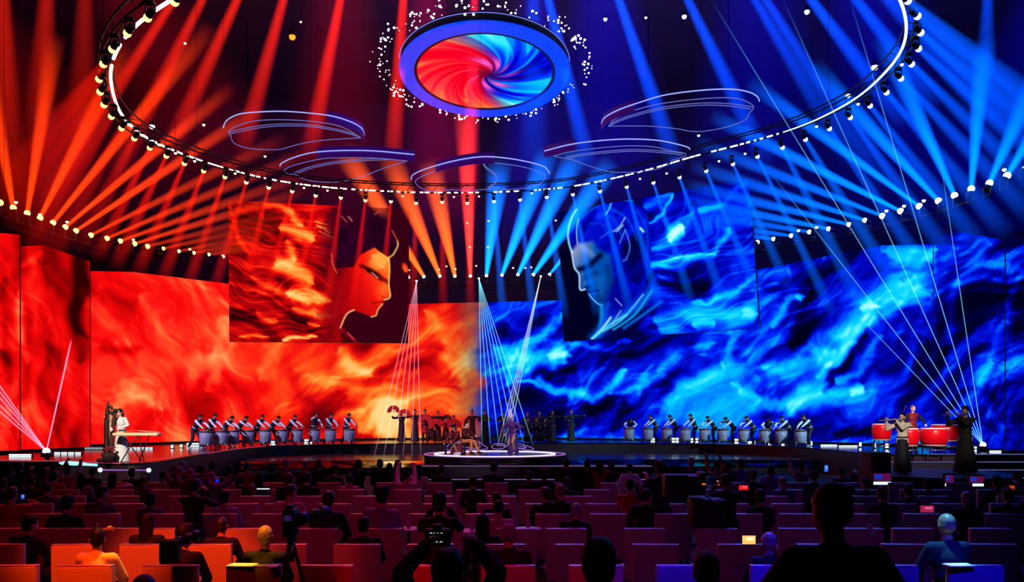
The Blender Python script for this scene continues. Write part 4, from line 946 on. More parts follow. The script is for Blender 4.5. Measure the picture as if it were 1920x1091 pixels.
# ------------------------------------------------------------------ people
DG = None
def solid(parts, vox, smooth=2):
    """one closed skin over rounded parts: ('c', a, b, ra, rb) tapered limb, ('e', centre, radii, rotation) rounded mass"""
    bm = bmesh.new()
    for p in parts:
        if p[0] == 'c':
            a, b_, ra, rb = V(p[1]), V(p[2]), p[3], p[4]
            if (b_-a).length > 1e-4: cyl(bm, a, b_, ra, rb, 10)
            ball(bm, a, ra, 10, 6); ball(bm, b_, rb, 10, 6)
        elif p[0] == 'k': cyl(bm, p[1], p[2], p[3], p[4], 20)
        else:
            b2 = bmesh.new(); bmesh.ops.create_uvsphere(b2, u_segments=14, v_segments=9, radius=1)
            M = Matrix.Translation(V(p[1])) @ (p[3].to_4x4() if len(p) > 3 and p[3] else Matrix()) @ Matrix.Diagonal((*p[2], 1))
            put(bm, b2, M)
    me = bpy.data.meshes.new('skin'); bm.to_mesh(me); bm.free()
    o = bpy.data.objects.new('tmp', me); TMP.objects.link(o)
    m = o.modifiers.new('r', 'REMESH'); m.mode = 'VOXEL'; m.voxel_size = vox; m.use_smooth_shade = True
    if smooth: s = o.modifiers.new('s', 'SMOOTH'); s.iterations = smooth; s.factor = .5
    TVL.update()
    dg = TVL.depsgraph
    out = bpy.data.meshes.new_from_object(o.evaluated_get(dg), depsgraph=dg)
    bpy.data.objects.remove(o); bpy.data.meshes.remove(me)
    out.polygons.foreach_set('use_smooth', [True]*len(out.polygons))
    return out
TSC = bpy.data.scenes.new('workbench'); TMP = TSC.collection; TVL = TSC.view_layers[0]
def ik(a, b_, l1, l2, pole):
    a, b_ = V(a), V(b_); d = b_-a; L = d.length
    if L > (l1+l2)*.995: b_ = a+d*((l1+l2)*.995/L); d = b_-a; L = d.length
    x = (l1*l1-l2*l2+L*L)/(2*L); h = math.sqrt(max(l1*l1-x*x, 0))
    n = d/L; p = V(pole); p = (p-n*p.dot(n))
    p = p.normalized() if p.length > 1e-4 else n.orthogonal()
    return a+n*x+p*h, b_
class Pose:
    pass
def pose(hip=.93, lean=0, side=0, twist=0, head=(0, 0), hl=None, hr=None, fl=(-.1, 0, 0), fr=(.1, 0, 0), pl=(-1, -.6, -.3), pr=(1, -.6, -.3), kl=(0, 1, 0), kr=(0, 1, 0), hy=0, gl=0, gr=0, slim=1.0):
    """joints of a figure facing +Y; hands and feet are targets; head = (turn, nod)"""
    p = Pose(); p.slim = slim
    p.P = V((0, hy, hip))
    T = Matrix.Rotation(twist, 3, 'Z') @ Matrix.Rotation(side, 3, 'Y') @ Matrix.Rotation(-lean, 3, 'X')
    p.T = T
    up, rt, fw = T @ V((0, 0, 1)), T @ V((1, 0, 0)), T @ V((0, 1, 0))
    p.C = p.P+up*.29; p.N = p.P+up*.50
    p.S = [p.P+up*.455+rt*s*.175*slim for s in (-1, 1)]
    p.H = [p.P+rt*s*.09 for s in (-1, 1)]
    Hq = Matrix.Rotation(twist+head[0], 3, 'Z') @ Matrix.Rotation(-lean*.45-head[1], 3, 'X')
    p.HR = Hq
    p.head = p.N+Hq @ V((0, .03, .175))
    hl = hl or (-.24, .05, hip-.02); hr = hr or (.24, .05, hip-.02)
    p.E, p.W = [], []
    for s, t, pp in ((0, hl, pl), (1, hr, pr)):
        e, w_ = ik(p.S[s], t, .29, .255, pp); p.E.append(e); p.W.append(w_)
    p.K, p.A = [], []
    for s, t, pp in ((0, fl, kl), (1, fr, kr)):
        t = V(t)+V((0, -.02, .082)); k, a = ik(p.H[s], t, .43, .42, pp); p.K.append(k); p.A.append(a)
    p.grip = (gl, gr)
    return p
def hand_parts(p, s):
    e, w_ = p.E[s], p.W[s]
    d = (w_-e).normalized()
    u = d.cross(V((0, 0, 1)))
    u = u.normalized() if u.length > .1 else p.T @ V((1, 0, 0))
    n = u.cross(d)                                  # back of the hand up
    if n.z < 0 and abs(n.z) > .2: n = -n
    sd = -1 if s else 1                             # thumb towards the middle
    if (u*sd).dot(p.T @ V((1, 0, 0)))*(1 if s == 0 else -1) < 0: u = -u
    u = u*sd
    out = [('e', w_+d*.045, (.04, .05, .02), Matrix((u, d, n)).transposed())]
    g = p.grip[s]
    for i, (off, L) in enumerate(((.03, .066), (.01, .074), (-.01, .068), (-.029, .052))):
        a = w_+d*.085+u*off
        k = a+(d*math.cos(.35+g*.8)-n*math.sin(.35+g*.8))*L*.52
        t = k+(d*math.cos(.8+g*1.7)-n*math.sin(.8+g*1.7))*L*.48
        out += [('c', a, k, .0105, .0095), ('c', k, t, .0095, .008)]
    a = w_+d*.03+u*.034; k = a+(d*.7+u*.6-n*.3).normalized()*.04; t = k+(d*.9-n*.35+u*(.1-g*.3)).normalized()*.033
    out += [('c', a, k, .013, .011), ('c', k, t, .011, .009)]
    return out
def body_mesh(p, vox=.021, face=True):
    L = []; T = p.T; Q = p.HR; h = p.head; sl = p.slim
    q = lambda x, y, z: h+Q @ V((x, y, z))
    L += [('e', q(0, -.012, .025), (.076, .096, .092), Q), ('e', q(0, .012, -.045), (.06, .076, .07), Q), ('e', q(0, .05, -.085), (.03, .035, .025), Q),
          ('c', q(0, .088, .012), q(0, .112, -.028), .009, .015), ('e', q(0, .088, -.06), (.026, .014, .012), Q), ('e', q(0, .078, .03), (.055, .022, .016), Q)]
    for s in (-1, 1): L.append(('e', q(s*.079, -.012, -.012), (.012, .024, .034), Q))
    L += [('c', p.N-T @ V((0, .0, .03)), q(0, -.015, -.05), .056, .05)]
    L += [('e', p.P+T @ V((0, 0, .0)), (.155*sl, .105, .12), T), ('e', p.P+T @ V((0, 0, .15)), (.135*sl, .095, .14), T), ('e', p.P+T @ V((0, .0, .33)), (.155*sl, .105, .16), T)]
    for s in (0, 1):
        L += [('c', p.P+T @ V(((-.07, .07)[s], -.005, .46)), p.S[s], .055, .055), ('c', p.S[s], p.E[s], .047, .038), ('c', p.E[s], p.W[s], .037, .026)]
        L += hand_parts(p, s)
        L += [('c', p.H[s], p.K[s], .085, .056), ('c', p.K[s], p.A[s], .053, .036), ('c', p.A[s]+V((0, 0, -.03)), p.A[s]+V((0, .14, -.045)), .036, .027)]
    return solid(L, vox)
def top_mesh(p, vox=.021, sleeves=True, skirt=0, flare=.2, loose=1.0):
    T = p.T; sl = p.slim; g = .016*loose
    L = [('e', p.P+T @ V((0, 0, .15)), (.138*sl+g, .1+g, .17), T), ('e', p.P+T @ V((0, 0, .33)), (.158*sl+g, .108+g, .165), T), ('e', p.P+T @ V((0, 0, .02)), (.158*sl+g, .108+g, .1), T), ('c', p.N-T @ V((0, .005, .045)), p.N+T @ V((0, .0, .005)), .075, .062)]
    for s in (0, 1):
        L.append(('c', p.P+T @ V(((-.07, .07)[s], -.005, .45)), p.S[s], .068, .062+g*.3))
        if sleeves: L += sleeve_parts(p, s, g)
    if skirt:
        z = p.P.z
        for k in range(7):
            t = k/6; c = V((p.P.x*(1-t), p.P.y*(1-t), z*(1-t)+skirt*t))
            L.append(('e', c, (.17+(flare-.17)*t, .135+(flare*.85-.135)*t, .13 if k < 6 else .05)))
    if skirt: L.append(('k', p.P, (0, 0, skirt-.02), .15, flare*.97))
    return solid(L, vox)
def sleeve_parts(p, s, g=.016, wide=0):
    return [('c', p.S[s], p.E[s], .052+g, .042+g), ('c', p.E[s], p.W[s]-(p.W[s]-p.E[s])*.06, .041+g, .03+g*.8+wide)]
def sleeves_mesh(p, s, vox=.02): return solid(sleeve_parts(p, s, .014), vox)
def legs_mesh(p, vox=.021, g=.016):
    T = p.T; L = [('e', p.P+V((0, 0, -.01)), (.16*p.slim+g*.6, .11+g*.6, .11))]
    for s in (0, 1): L += [('c', p.H[s], p.K[s], .088+g, .06+g), ('c', p.K[s], p.A[s]+V((0, 0, .02)), .057+g, .046+g)]
    return solid(L, vox)
def shoes_mesh(p, s, vox=.018):
    L = [('c', p.A[s]+V((0, -.01, -.035)), p.A[s]+V((0, .15, -.045)), .042, .034), ('c', p.A[s]+V((0, 0, .01)), p.A[s]+V((0, 0, -.03)), .04, .044)]
    return solid(L, vox)
HAIR = {}
def hair_mesh(kind):
    """in the head's own space"""
    if kind in HAIR: return HAIR[kind]
    I = None
    base = [('e', (0, -.022, .036), (.084, .1, .094)), ('e', (0, -.045, -.01), (.079, .075, .085))]
    if kind == 'short': L = base+[('e', (0, .02, .085), (.07, .07, .045))]
    elif kind == 'crop': L = [('e', (0, -.02, .032), (.0795, .099, .094)), ('e', (0, -.045, -.005), (.077, .07, .07))]
    elif kind == 'full': L = [('e', (0, -.025, .045), (.092, .108, .104)), ('e', (0, -.04, -.015), (.084, .078, .085)), ('e', (.015, .01, .11), (.055, .07, .04)), ('e', (-.03, -.02, .12), (.04, .05, .03))]
    elif kind == 'bun': L = base+[('e', (0, -.05, .15), (.05, .05, .042)), ('c', (0, -.04, .1), (0, -.05, .14), .04, .04)]
    elif kind == 'topknot': L = base+[('e', (0, -.01, .14), (.036, .04, .045))]
    elif kind == 'long': L = base+[('c', (-.05, -.05, -.02), (-.055, -.075, -.26), .05, .035), ('c', (.05, -.05, -.02), (.055, -.075, -.26), .05, .035), ('c', (0, -.065, 0), (0, -.095, -.3), .055, .045), ('e', (0, -.02, .03), (.09, .1, .1))]
    elif kind == 'bob': L = base+[('e', (0, -.04, -.06), (.098, .078, .075)), ('e', (0, -.02, .03), (.092, .1, .1))]
    elif kind == 'cap': L = [('e', (0, -.012, .045), (.088, .106, .088)), ('e', (0, .11, .035), (.065, .07, .013))]
    elif kind == 'hood': L = [('e', (0, -.02, .03), (.1, .115, .12)), ('e', (0, -.05, -.08), (.11, .09, .1)), ('c', (0, -.02, .12), (0, -.06, .3), .08, .04), ('c', (0, -.08, -.05), (0, -.16, -.4), .09, .06)]
    HAIR[kind] = solid(L, .014, 2)
    return HAIR[kind]
POSES = {}
def use(o, m):
    o.material_slots[0].link = 'OBJECT'; o.material_slots[0].material = m
HOLD = mat('undyed', (90, 90, 90))
def part(name, me, m, parent):
    if not me.materials: me.materials.append(HOLD)
    o = bpy.data.objects.new(name, me); C.objects.link(o); o.parent = parent
    use(o, m)
    return o
FEAT = {}
def get(key, what, f):
    k = (key, what)
    if k not in POSES: POSES[k] = f()
    return POSES[k]
def person(label, loc, rz, key, P, skin, wear, hair=None, group=None, scale=1.0, vox=.021, eyes=False):
    """wear: list of (part name, kind, material); kinds: shirt vest robe:<hem>:<flare> sleeves legs shoes"""
    t = thing('person', label, 'person', loc, rz, group)
    t.scale = (scale,)*3
    part('body', get(key, 'body', lambda: body_mesh(P, vox)), skin, t)
    for nm, kind, m in wear:
        if kind == 'shirt': f = lambda: top_mesh(P, vox)
        elif kind == 'vest': f = lambda: top_mesh(P, vox, sleeves=False)
        elif kind.startswith('robe'):
            _, hem, fl = kind.split(':'); f = lambda: top_mesh(P, vox, skirt=float(hem), flare=float(fl), loose=1.3)
        elif kind.startswith('skirt'):
            _, hem, fl = kind.split(':')
            f = lambda: solid([('e', V((P.P.x*(1-k/8), P.P.y*(1-k/8), P.P.z*(1-k/8)+float(hem)*k/8)), (.165+(float(fl)-.165)*k/8, .13+(float(fl)*.9-.13)*k/8, .12 if k < 8 else .05)) for k in range(9)]+[('k', P.P, (0, 0, float(hem)-.02), .15, float(fl)*.97)], vox)
        elif kind in ('sleeves', 'shoes'):
            for s in (0, 1): part({'sleeves': 'sleeve', 'shoes': 'shoe'}.get(nm, nm.rstrip('s')), get(key, kind+str(s), lambda: (sleeves_mesh if kind == 'sleeves' else shoes_mesh)(P, s)), m, t)
            continue
        elif kind == 'legs': f = lambda: legs_mesh(P, vox)
        elif kind == 'sash': f = lambda: solid([('e', P.P+P.T @ V((0, 0, .09)), (.168*P.slim, .128, .05), P.T)], vox)
        part(nm, get(key, kind, f), m, t)
    if hair:
        o = part('cap' if hair[0] == 'cap' else 'hood' if hair[0] == 'hood' else 'hair', hair_mesh(hair[0]), hair[1], t)
        o.location = P.head; o.rotation_mode = 'QUATERNION'; o.rotation_quaternion = P.HR.to_quaternion()
    if eyes:
        if 'eyes' not in FEAT:
            bm = bmesh.new(); [ball(bm, (s*.03, .09, .012), (.012, .009, .007), 8, 6) for s in (-1, 1)]
            FEAT['eyes'] = bpy.data.meshes.new('eyes'); bm.to_mesh(FEAT['eyes']); bm.free()
            FEAT['lips'] = solid([('c', (-.02, .099, -.056), (.02, .099, -.056), .006, .006)], .004, 1)
        for nm in ('eyes', 'lips'):
            o = part(nm, FEAT[nm], mat('dark eyes', (15, 10, 10), .3) if nm == 'eyes' else mat('red lips', (150, 40, 45), .5), t)
            o.location = P.head; o.rotation_mode = 'QUATERNION'; o.rotation_quaternion = P.HR.to_quaternion()
    return t
def face(dx, dy): return math.atan2(-dx, dy)
def world(t, p): return Matrix.Translation(t.location) @ Matrix.Rotation(t.rotation_euler.z, 4, 'Z') @ Matrix.Scale(t.scale.x, 4) @ V(p)
SKIN = mat('skin', (205, 155, 130), .55); SKIN2 = mat('skin tan', (170, 120, 95), .55); SKINP = mat('skin fair', (235, 195, 175), .5)
HB = mat('black hair', (14, 11, 11), .6, spec=.25); HBR = mat('dark brown hair', (40, 24, 18), .45); HG = mat('grey hair', (150, 150, 155), .5); HW = mat('white headdress', (225, 225, 235), .6)
NAVY = mat('navy cloth', (26, 32, 62), .8); WHT = mat('white cloth', (225, 225, 232), .8); BLK = mat('black cloth', (14, 14, 18), .8); DKR = mat('dark red cloth', (80, 8, 16), .75); RDC = mat('red cloth', (190, 12, 24), .7)
PUR = mat('purple cloth', (80, 40, 120), .75); CRM = mat('cream cloth', (235, 225, 195), .75); GRYC = mat('grey cloth', (110, 112, 122), .8); TEAL = mat('dark teal robe', (12, 34, 44), .75); ORC = mat('orange cloth', (230, 140, 70), .7)
SHO = mat('black shoes', (10, 10, 10), .4)
# ------------------------------------------------------------------ the drummers
skin_head = mat('drum skin', (200, 190, 180), .6); dshell = mat('grey violet drum shell', (150, 140, 165), .5, noise=.25, nscale=7); drim = mat('dark red drum rim', (70, 14, 26), .5)
chrome = mat('drum stand chrome', (200, 205, 215), .25, .8)
def drum_bm(r, h, z0):
    bm = bmesh.new(); lathe(bm, [(r*.86, z0), (r*.95, z0+h*.2), (r*.985, z0+h*.5), (r, z0+h*.94)], n=24); return bm
def barrel_drum(label, loc):
    t = thing('barrel_drum', label, 'drum', loc, group=None)
    obj('shell', drum_bm(.29, .62, .16), dshell, t)
    bm = bmesh.new(); lathe(bm, [(.295, .74), (.305, .745), (.305, .8), (.29, .805)], n=24); obj('rim', bm, drim, t)
    bm = bmesh.new(); lathe(bm, [(.288, .79), (.285, .806), (.02, .812)], n=24); obj('drumhead', bm, skin_head, t)
    for i in range(3):
        a = 2*PI*i/3+.5; bm = bmesh.new()
        tube(bm, [(.25*math.cos(a), .25*math.sin(a), .3), (.27*math.cos(a), .27*math.sin(a), .14), (.3*math.cos(a), .3*math.sin(a), .015)], .016, 6); ball(bm, (.3*math.cos(a), .3*math.sin(a), .022), .022, 8, 5)
        obj('leg', bm, chrome, t)
    return t
D0 = barrel_drum('', (0, 0, -50))
st_bm = bmesh.new(); cyl(st_bm, (0, 0, 0), (0, .36, 0), .011, .008, 7); ball(st_bm, (0, .36, 0), .014, 8, 5)
STICK = bpy.data.meshes.new('stick'); st_bm.to_mesh(STICK); st_bm.free(); STICK.materials.append(mat('pale wood', (190, 150, 110), .6))
def drum_pose(v):
    f = {0: dict(lean=.75, hl=(-.16, .72, .88), hr=(.14, .66, .98), head=(.1, .35)), 1: dict(lean=.6, hl=(-.18, .62, .95), hr=(.16, .6, .9), head=(-.2, .3)), 2: dict(lean=.85, hl=(-.14, .7, .9), hr=(.2, .62, 1.06), head=(0, .45)),
         3: dict(lean=.3, hl=(-.2, .45, .95), hr=(.2, .5, .98), head=(.1, .35)), 4: dict(lean=.3, hl=(-.18, .44, .95), hr=(.38, .6, 1.42), head=(.3, .1)), 5: dict(lean=.45, hl=(-.2, .52, .93), hr=(.2, .55, .93), head=(.0, .3)), 6: dict(lean=.95, hl=(-.2, .62, .86), hr=(.22, .62, .86), head=(0, .55))}[v]
    return pose(hip=.88, hy=-.1, fl=(-.16, .1, 0), fr=(.17, -.25, 0), gl=.8, gr=.8, pl=(-1, -.2, .2), pr=(1, -.2, .2), **f)
DP = {v: drum_pose(v) for v in range(7)}
WD = [('vest', 'vest', NAVY), ('sleeves', 'sleeves', WHT), ('sash', 'sash', WHT), ('trousers', 'legs', mat('dark violet trousers', (28, 20, 44), .8)), ('shoes', 'shoes', mat('pale shoes', (170, 170, 190), .5))]
def drummer(label, dlabel, px, foot, dpx, v, fx, fy, grp, dgrp):
    p = on(px, foot, SZ); 
    t = person(label, p, face(fx, fy), 'drum%d' % v, DP[v], SKIN2, WD, ('short', HB), grp, 1.0, .022)
    # the drum stands in front of the player
    d = V((fx, fy, 0)).normalized()
    q = V((p.x+(dpx-px)*p.y/F, p.y-.12+d.y*.25, SZ))
    dm = dup(D0, q, R.uniform(0, 2), dlabel, dgrp)
    for s in (0, 1):
        w_ = world(t, DP[v].W[s]+(DP[v].W[s]-DP[v].E[s]).normalized()*.07)
        k = thing('drumstick', 'pale drumstick in the %s hand of the %s' % ('left' if s == 0 else 'right', label.split(',')[1].strip() if False else SHORT), 'drumstick', w_, 0, 'drumsticks')
        o = bpy.data.objects.new('stick', STICK); C.objects.link(o); o.parent = k
        aim = V((q.x, q.y, SZ+.83))-w_
        if aim.length < .1 or w_.z > SZ+1.2: aim = V((d.x*.4, d.y*.4, .5))
        o.rotation_mode = 'QUATERNION'; o.rotation_quaternion = aim.to_track_quat('Y', 'Z'); o.location = -aim.normalized()*.05
# left group: frame x of the player's feet, foot line, drum x, pose, facing
LD = [(368, 841, 390, 1, 'darkest, at the left end'), (396, 840, 419, 5, 'upright with a bare forearm'), (423, 838.6, 440, 0, ''), (450, 837.3, 468, 0, ''), (484, 836.6, 500, 1, ''), (511, 835.4, 531, 0, ''), (545, 834.6, 559, 1, ''), (590, 833.4, 592, 4, 'with one arm flung out'), (618, 833, 622, 3, 'upright, third from the right'), (651, 832.4, 657, 3, 'at the right end')]
for i, (px, f, dx, v, ex) in enumerate(LD):
    SHORT = '%s red-side drummer' % nth(i)
    drummer('drummer in navy vest and white sleeves, %s from the left before the red wall' % nth(i), 'grey violet barrel drum, %s from the left before the red wall' % nth(i), px, f, dx, v, .95, -.45 if v not in (3, 4) else -.85, 'drummers on the red side', 'barrel drums on the red side')
RD = [(1183, 828.6, 1178, 6), (1228, 829.2, 1214, 1), (1265, 829.8, 1249, 1), (1301, 831, 1283, 5), (1337, 831.6, 1319, 0), (1373, 832.6, 1353, 2), (1410, 833.6, 1392, 0), (1440, 834.6, 1430, 6), (1476, 835.6, 1462, 0), (1516, 837, 1498, 1)]
for i, (px, f, dx, v) in enumerate(RD):
    SHORT = '%s blue-side drummer' % nth(i)
    drummer('drummer in navy vest and white sleeves, %s from the left before the blue wall' % nth(i), 'grey violet barrel drum, %s from the left before the blue wall' % nth(i), px, f, dx, v, (-.95 if v != 6 else -.2), -.45 if v != 6 else -.95, 'drummers on the blue side', 'barrel drums on the blue side')
for o in [D0]+[x for x in bpy.data.objects if x.parent == D0]: bpy.data.objects.remove(o)
KIDS.clear()

# ------------------------------------------------------------------ zither player and harp
zp = on(227, 865.5, SZ)
ZP = pose(hip=.92, lean=.05, head=(.1, .1), hl=(-.3, .34, 1.08), hr=(.05, .36, 1.06), fl=(-.1, 0, 0), fr=(.1, 0.05, 0), gl=.5, gr=.5)
person('woman in a white dress with long black hair, standing at a zither', zp, face(-.3, -1), 'zither', ZP, SKINP, [('blouse', 'shirt', WHT), ('dress', 'skirt:.03:.27', mat('white dress', (222, 226, 230), .8)), ('shoes', 'shoes', SHO), ('sash', 'sash', mat('dark waist band', (52, 20, 26), .7))], ('long', HB), scale=1.0, vox=.014, eyes=True)
zt = thing('zither', 'long pale zither on crossed black legs in front of the woman', 'zither', (zp.x, zp.y-.42, SZ))
a, b_ = at(215, 812, 25.3), at(299, 814, 25.3)
L = (b_-a).length; c = (a+b_)/2-zt.location
bm = bmesh.new(); bx(bm, (0, 0, 0), (L, .32, .1), bev=.03)
for v in bm.verts: v.co.z += .05*math.cos(v.co.x/L*PI)-.02; v.co += c
obj('soundboard', bm, mat('pale zither wood', (240, 212, 170), .4), zt)
bm = bmesh.new()
for i in range(11): tube(bm, [c+V((x*L, -.12+.024*i, .05*math.cos(x*PI)+.05)) for x in (-.45, 0, .45)], .004, 4)
tag(obj('strings', bm, mat('zither strings', (220, 215, 200), .3, .4), zt), kind=None)
for s, x0, x1 in ((-1, -.35, .05), (1, .05, -.35)):
    bm = bmesh.new(); tube(bm, [c+V((x0*L, -.1*s, -.03)), V((c.x+x1*L, -.1*s, .02))], .018, 6); obj('leg', bm, mat('black steel', (14, 14, 16), .5), zt)
for s, x0, x1 in ((-1, .42, .1), (1, .1, .4)):
    bm = bmesh.new(); tube(bm, [c+V((x0*L*.6, -.1*s, -.03)), V((c.x+x1*L*.6-.1, -.1*s, .02))], .018, 6); obj('leg', bm, mat('black steel', (14, 14, 16), .5), zt)
hp = on(200, 866.3, SZ)
H = thing('standing_harp', 'tall dark carved harp beside the zither woman', 'harp', hp)
k = hp.y/F; dk = mat('dark carved wood', (30, 6, 9), .5, noise=.3, nscale=9)
hx = lambda x, y: V(((x-200)*k, 0, (866.3-y)*k))
bm = bmesh.new(); tube(bm, spline([hx(200, 862), hx(200, 830), hx(200, 800), hx(201, 775), hx(203, 752)], 6), [.1, .1, .1, .09, .085, .085, .08, .08, .08, .08, .08, .08, .08, .08, .075, .075, .07, .07, .06, .06, .05, .045, .035, .025, .015], 8); obj('pillar', bm, dk, H)
bm = bmesh.new(); tube(bm, spline([hx(201, 782), hx(206, 772), hx(212, 776), hx(216, 770)], 5), .05, 8); ball(bm, hx(216, 770), .07); tube(bm, spline([hx(203, 764), hx(208, 762), hx(210, 768)], 4), .04, 7); obj('neck', bm, dk, H)
bm = bmesh.new(); tube(bm, spline([hx(216, 773), hx(213, 790), hx(211, 810), hx(208, 840), hx(204, 856)], 5), [.05+.035*i/20 for i in range(21)], 8); obj('soundbox', bm, mat('brown soundbox', (60, 30, 28), .5), H)
bm = bmesh.new(); tube(bm, spline([hx(205, 770), hx(206, 784), hx(209, 790), hx(214, 778)], 5), .022, 6); obj('gilded_scroll', bm, mat('gilded wood', (190, 150, 100), .35, .3), H)
bm = bmesh.new()
for i in range(9): cyl(bm, hx(203+i*1.2, 776), hx(203.5+i*.6, 852-i*6), .004, n=4)
obj('strings', bm, mat('zither strings', (220, 215, 200), .3, .4), H)
bm = bmesh.new(); bx(bm, (0, 0, .06), (.5, .34, .12), bev=.03); obj('foot', bm, dk, H)
fw = thing('flower_basket', 'dark basket of red flowers at the harp foot', 'flowers', on(205, 867.3, SZ))
bm = bmesh.new(); lathe(bm, [(.16, 0), (.22, .2), (.24, .3), (.2, .31)], n=16); obj('basket', bm, mat('dark basket', (36, 12, 16), .8), fw)
for i in range(9):
    a = i*2.4; bm = bmesh.new(); p = V((.15*math.cos(a), .12*math.sin(a), .38+.05*(i % 3)))
    for j in range(5): ball(bm, p+V((.035*math.cos(j*1.26), .035*math.sin(j*1.26), 0)), (.035, .035, .018), 6, 4)
    ball(bm, p, .02, 6, 4); cyl(bm, (p.x*.5, p.y*.5, .2), p, .008, n=5); obj('flower', bm, mat('red petals', (170, 20, 34), .7), fw)

# ------------------------------------------------------------------ performers in the middle
def fan(label, p, r, rz, tilt=0, col=(240, 14, 26)):
    t = thing('folding_fan', label, 'fan', p, rz, 'red folding fans of the dancers')
    bm = bmesh.new(); n = 24; c = bm.verts.new((0, 0, 0)); c2 = bm.verts.new((0, .012, 0))
    f, g = [], []
    for i in range(n+1):
        a = PI*(-.05+1.1*i/n); d = .02*(i % 2)
        f.append((bm.verts.new((r*.35*math.cos(a), d*.4, r*.35*math.sin(a))), bm.verts.new((r*math.cos(a), d, r*math.sin(a)))))
        g.append((bm.verts.new((r*.35*math.cos(a), d*.4+.006, r*.35*math.sin(a))), bm.verts.new((r*math.cos(a), d+.006, r*math.sin(a)))))
    for q, fl in ((f, 1), (g, 0)):
        for x, y in zip(q, q[1:]): bm.faces.new((x[0], x[1], y[1], y[0]) if fl else (y[0], y[1], x[1], x[0]))
    bm.verts.remove(c); bm.verts.remove(c2)
    o = obj('leaf', bm, mat('red fan leaf %s' % (col,), col, .7), t, smooth=False); o.rotation_euler = (0, tilt, 0)
    bm = bmesh.new()
    for i in range(9):
        a = PI*(-.05+1.1*i/8); cyl(bm, (0, 0, 0), (r*.95*math.cos(a), .0, r*.95*math.sin(a)), .006, n=4)
    o = obj('ribs', bm, mat('dark fan ribs', (60, 6, 12), .5), t); o.rotation_euler = (0, tilt, 0)
    return t
PER = {}
def performer(label, px, foot, z, key, P, skin, wear, hair, fx=0, fy=-1, sc=1.0, group=None, Y=None):
    p = on(px, foot, z) if Y is None else V(((px-960)*Y/F, Y, z))
    return person(label, p, face(fx, fy), key, P, skin, wear, hair, group, sc, .021, eyes=False)
robe = lambda m: [('robe', 'robe:.06:.24', m), ('shoes', 'shoes', SHO)]
A1 = pose(hl=(-.35, .25, 1.62), hr=(.5, .2, 1.45), head=(.3, 0), gl=.8, gr=.8)          # both arms up
A2 = pose(hl=(-.5, .2, 1.3), hr=(.42, .25, 1.35), head=(0, 0), gl=.8, gr=.5)
A3 = pose(hl=(-.62, .15, 1.38), hr=(.2, .25, 1.15), head=(.15, 0), gl=.4, gr=.5)          # facing us: his left, our right, stretched out
A4 = pose(hl=(-.12, .3, 1.2), hr=(.12, .3, 1.18), head=(0, .1), gl=.8, gr=.8)
A5 = pose(hip=.62, lean=.25, hy=-.12, hl=(-.45, .35, .95), hr=(.3, .4, .9), fl=(-.16, .12, 0), fr=(.2, -.1, 0), head=(.1, 0), gl=.6, gr=.6)  # crouching
A6 = pose(hip=.48, lean=.12, hy=0, hl=(-.2, .4, .7), hr=(.16, .42, .66), fl=(-.12, .62, 0), fr=(.13, .42, 0), head=(.2, .1), gl=.6, gr=.6)  # seated
A7 = pose(hip=.5, lean=.5, hy=-.1, hl=(-.2, .55, .5), hr=(.25, .5, .45), fl=(-.16, .2, 0), fr=(.16, -.2, 0), head=(0, .2))
YB = 44.9
rb = on(753, 829.3, SZ).y
performer('fan dancer in a long dark dress, left end of the group, face behind a fan', 753, 829.3, SZ, 'A1', A1, SKIN, robe(mat('dark plum dress', (48, 10, 30), .75)), ('bun', HB))
performer('dancer in a dark dress, second from the left of the group, face free', 778, 829.2, SZ, 'A2', A2, SKIN, robe(mat('dark plum dress', (48, 10, 30), .75)), ('topknot', HB), sc=1.06)
fan('red fan raised highest, at the far left of the dancers', at(738, 772, 44.4), .36, 0)
fan('red fan hiding the left dancer\'s face', at(758, 779, 44.3), .36, 0)
performer('dancer in dark trousers behind a red fan, tallest in the red fan cluster', 797, 829.2, SZ, 'A4', A4, SKIN, [('tunic', 'robe:.5:.2', RDC), ('trousers', 'legs', BLK), ('shoes', 'shoes', SHO)], ('short', HB), sc=1.08)
fan('wide red fan held at the chest, first of the lower fans', at(797, 792, 44.2), .42, 0, .15)
performer('dancer with arms curved overhead, low between two standing dancers', 808.5, 829.4, SZ, 'A5', A5, SKIN, [('tunic', 'robe:.3:.2', DKR), ('trousers', 'legs', DKR), ('shoes', 'shoes', SHO)], ('bun', HB))
performer('dancer in a black top, head between the low dancers', 821, 829.2, SZ, 'A2b', A2, SKIN, [('tunic', 'shirt', BLK), ('skirt', 'skirt:.1:.22', DKR), ('shoes', 'shoes', SHO)], ('short', HB), sc=1.02)
fan('wide red fan in the middle of the lower fans', at(818, 800, 43.9), .45, 0, -.1)
fan('dark red fan behind the crouching dancer', at(838, 787, 45.1), .3, 0, 0, (150, 8, 16))
performer('crouching dancer in dark red with hair pinned up', 836, 829.6, SZ, 'A5', A5, SKIN, [('tunic', 'robe:.3:.2', DKR), ('trousers', 'legs', DKR), ('shoes', 'shoes', SHO)], ('bun', HB), sc=1.0)
performer('dancer with a broad red fan at the chest, right of the fan group', 851, 829.6, SZ, 'A4', A4, SKIN, [('tunic', 'robe:.5:.2', RDC), ('trousers', 'legs', BLK), ('shoes', 'shoes', SHO)], ('full', HB), sc=.87)
fan('broad red fan at the right of the lower fans', at(851, 800, 44.2), .44, 0, 0)
performer('slim dancer in a dark red gown, left of the standing robed men', 885.5, 829.6, SZ, 'A3', A3, SKIN, robe(DKR), ('bun', HB), sc=1.03)
performer('robed man standing dark at the centre, left of the lit cyan gap', 909, 829.6, SZ, 'A4r', A4, SKIN, robe(BLK), ('short', HB), sc=1.06)
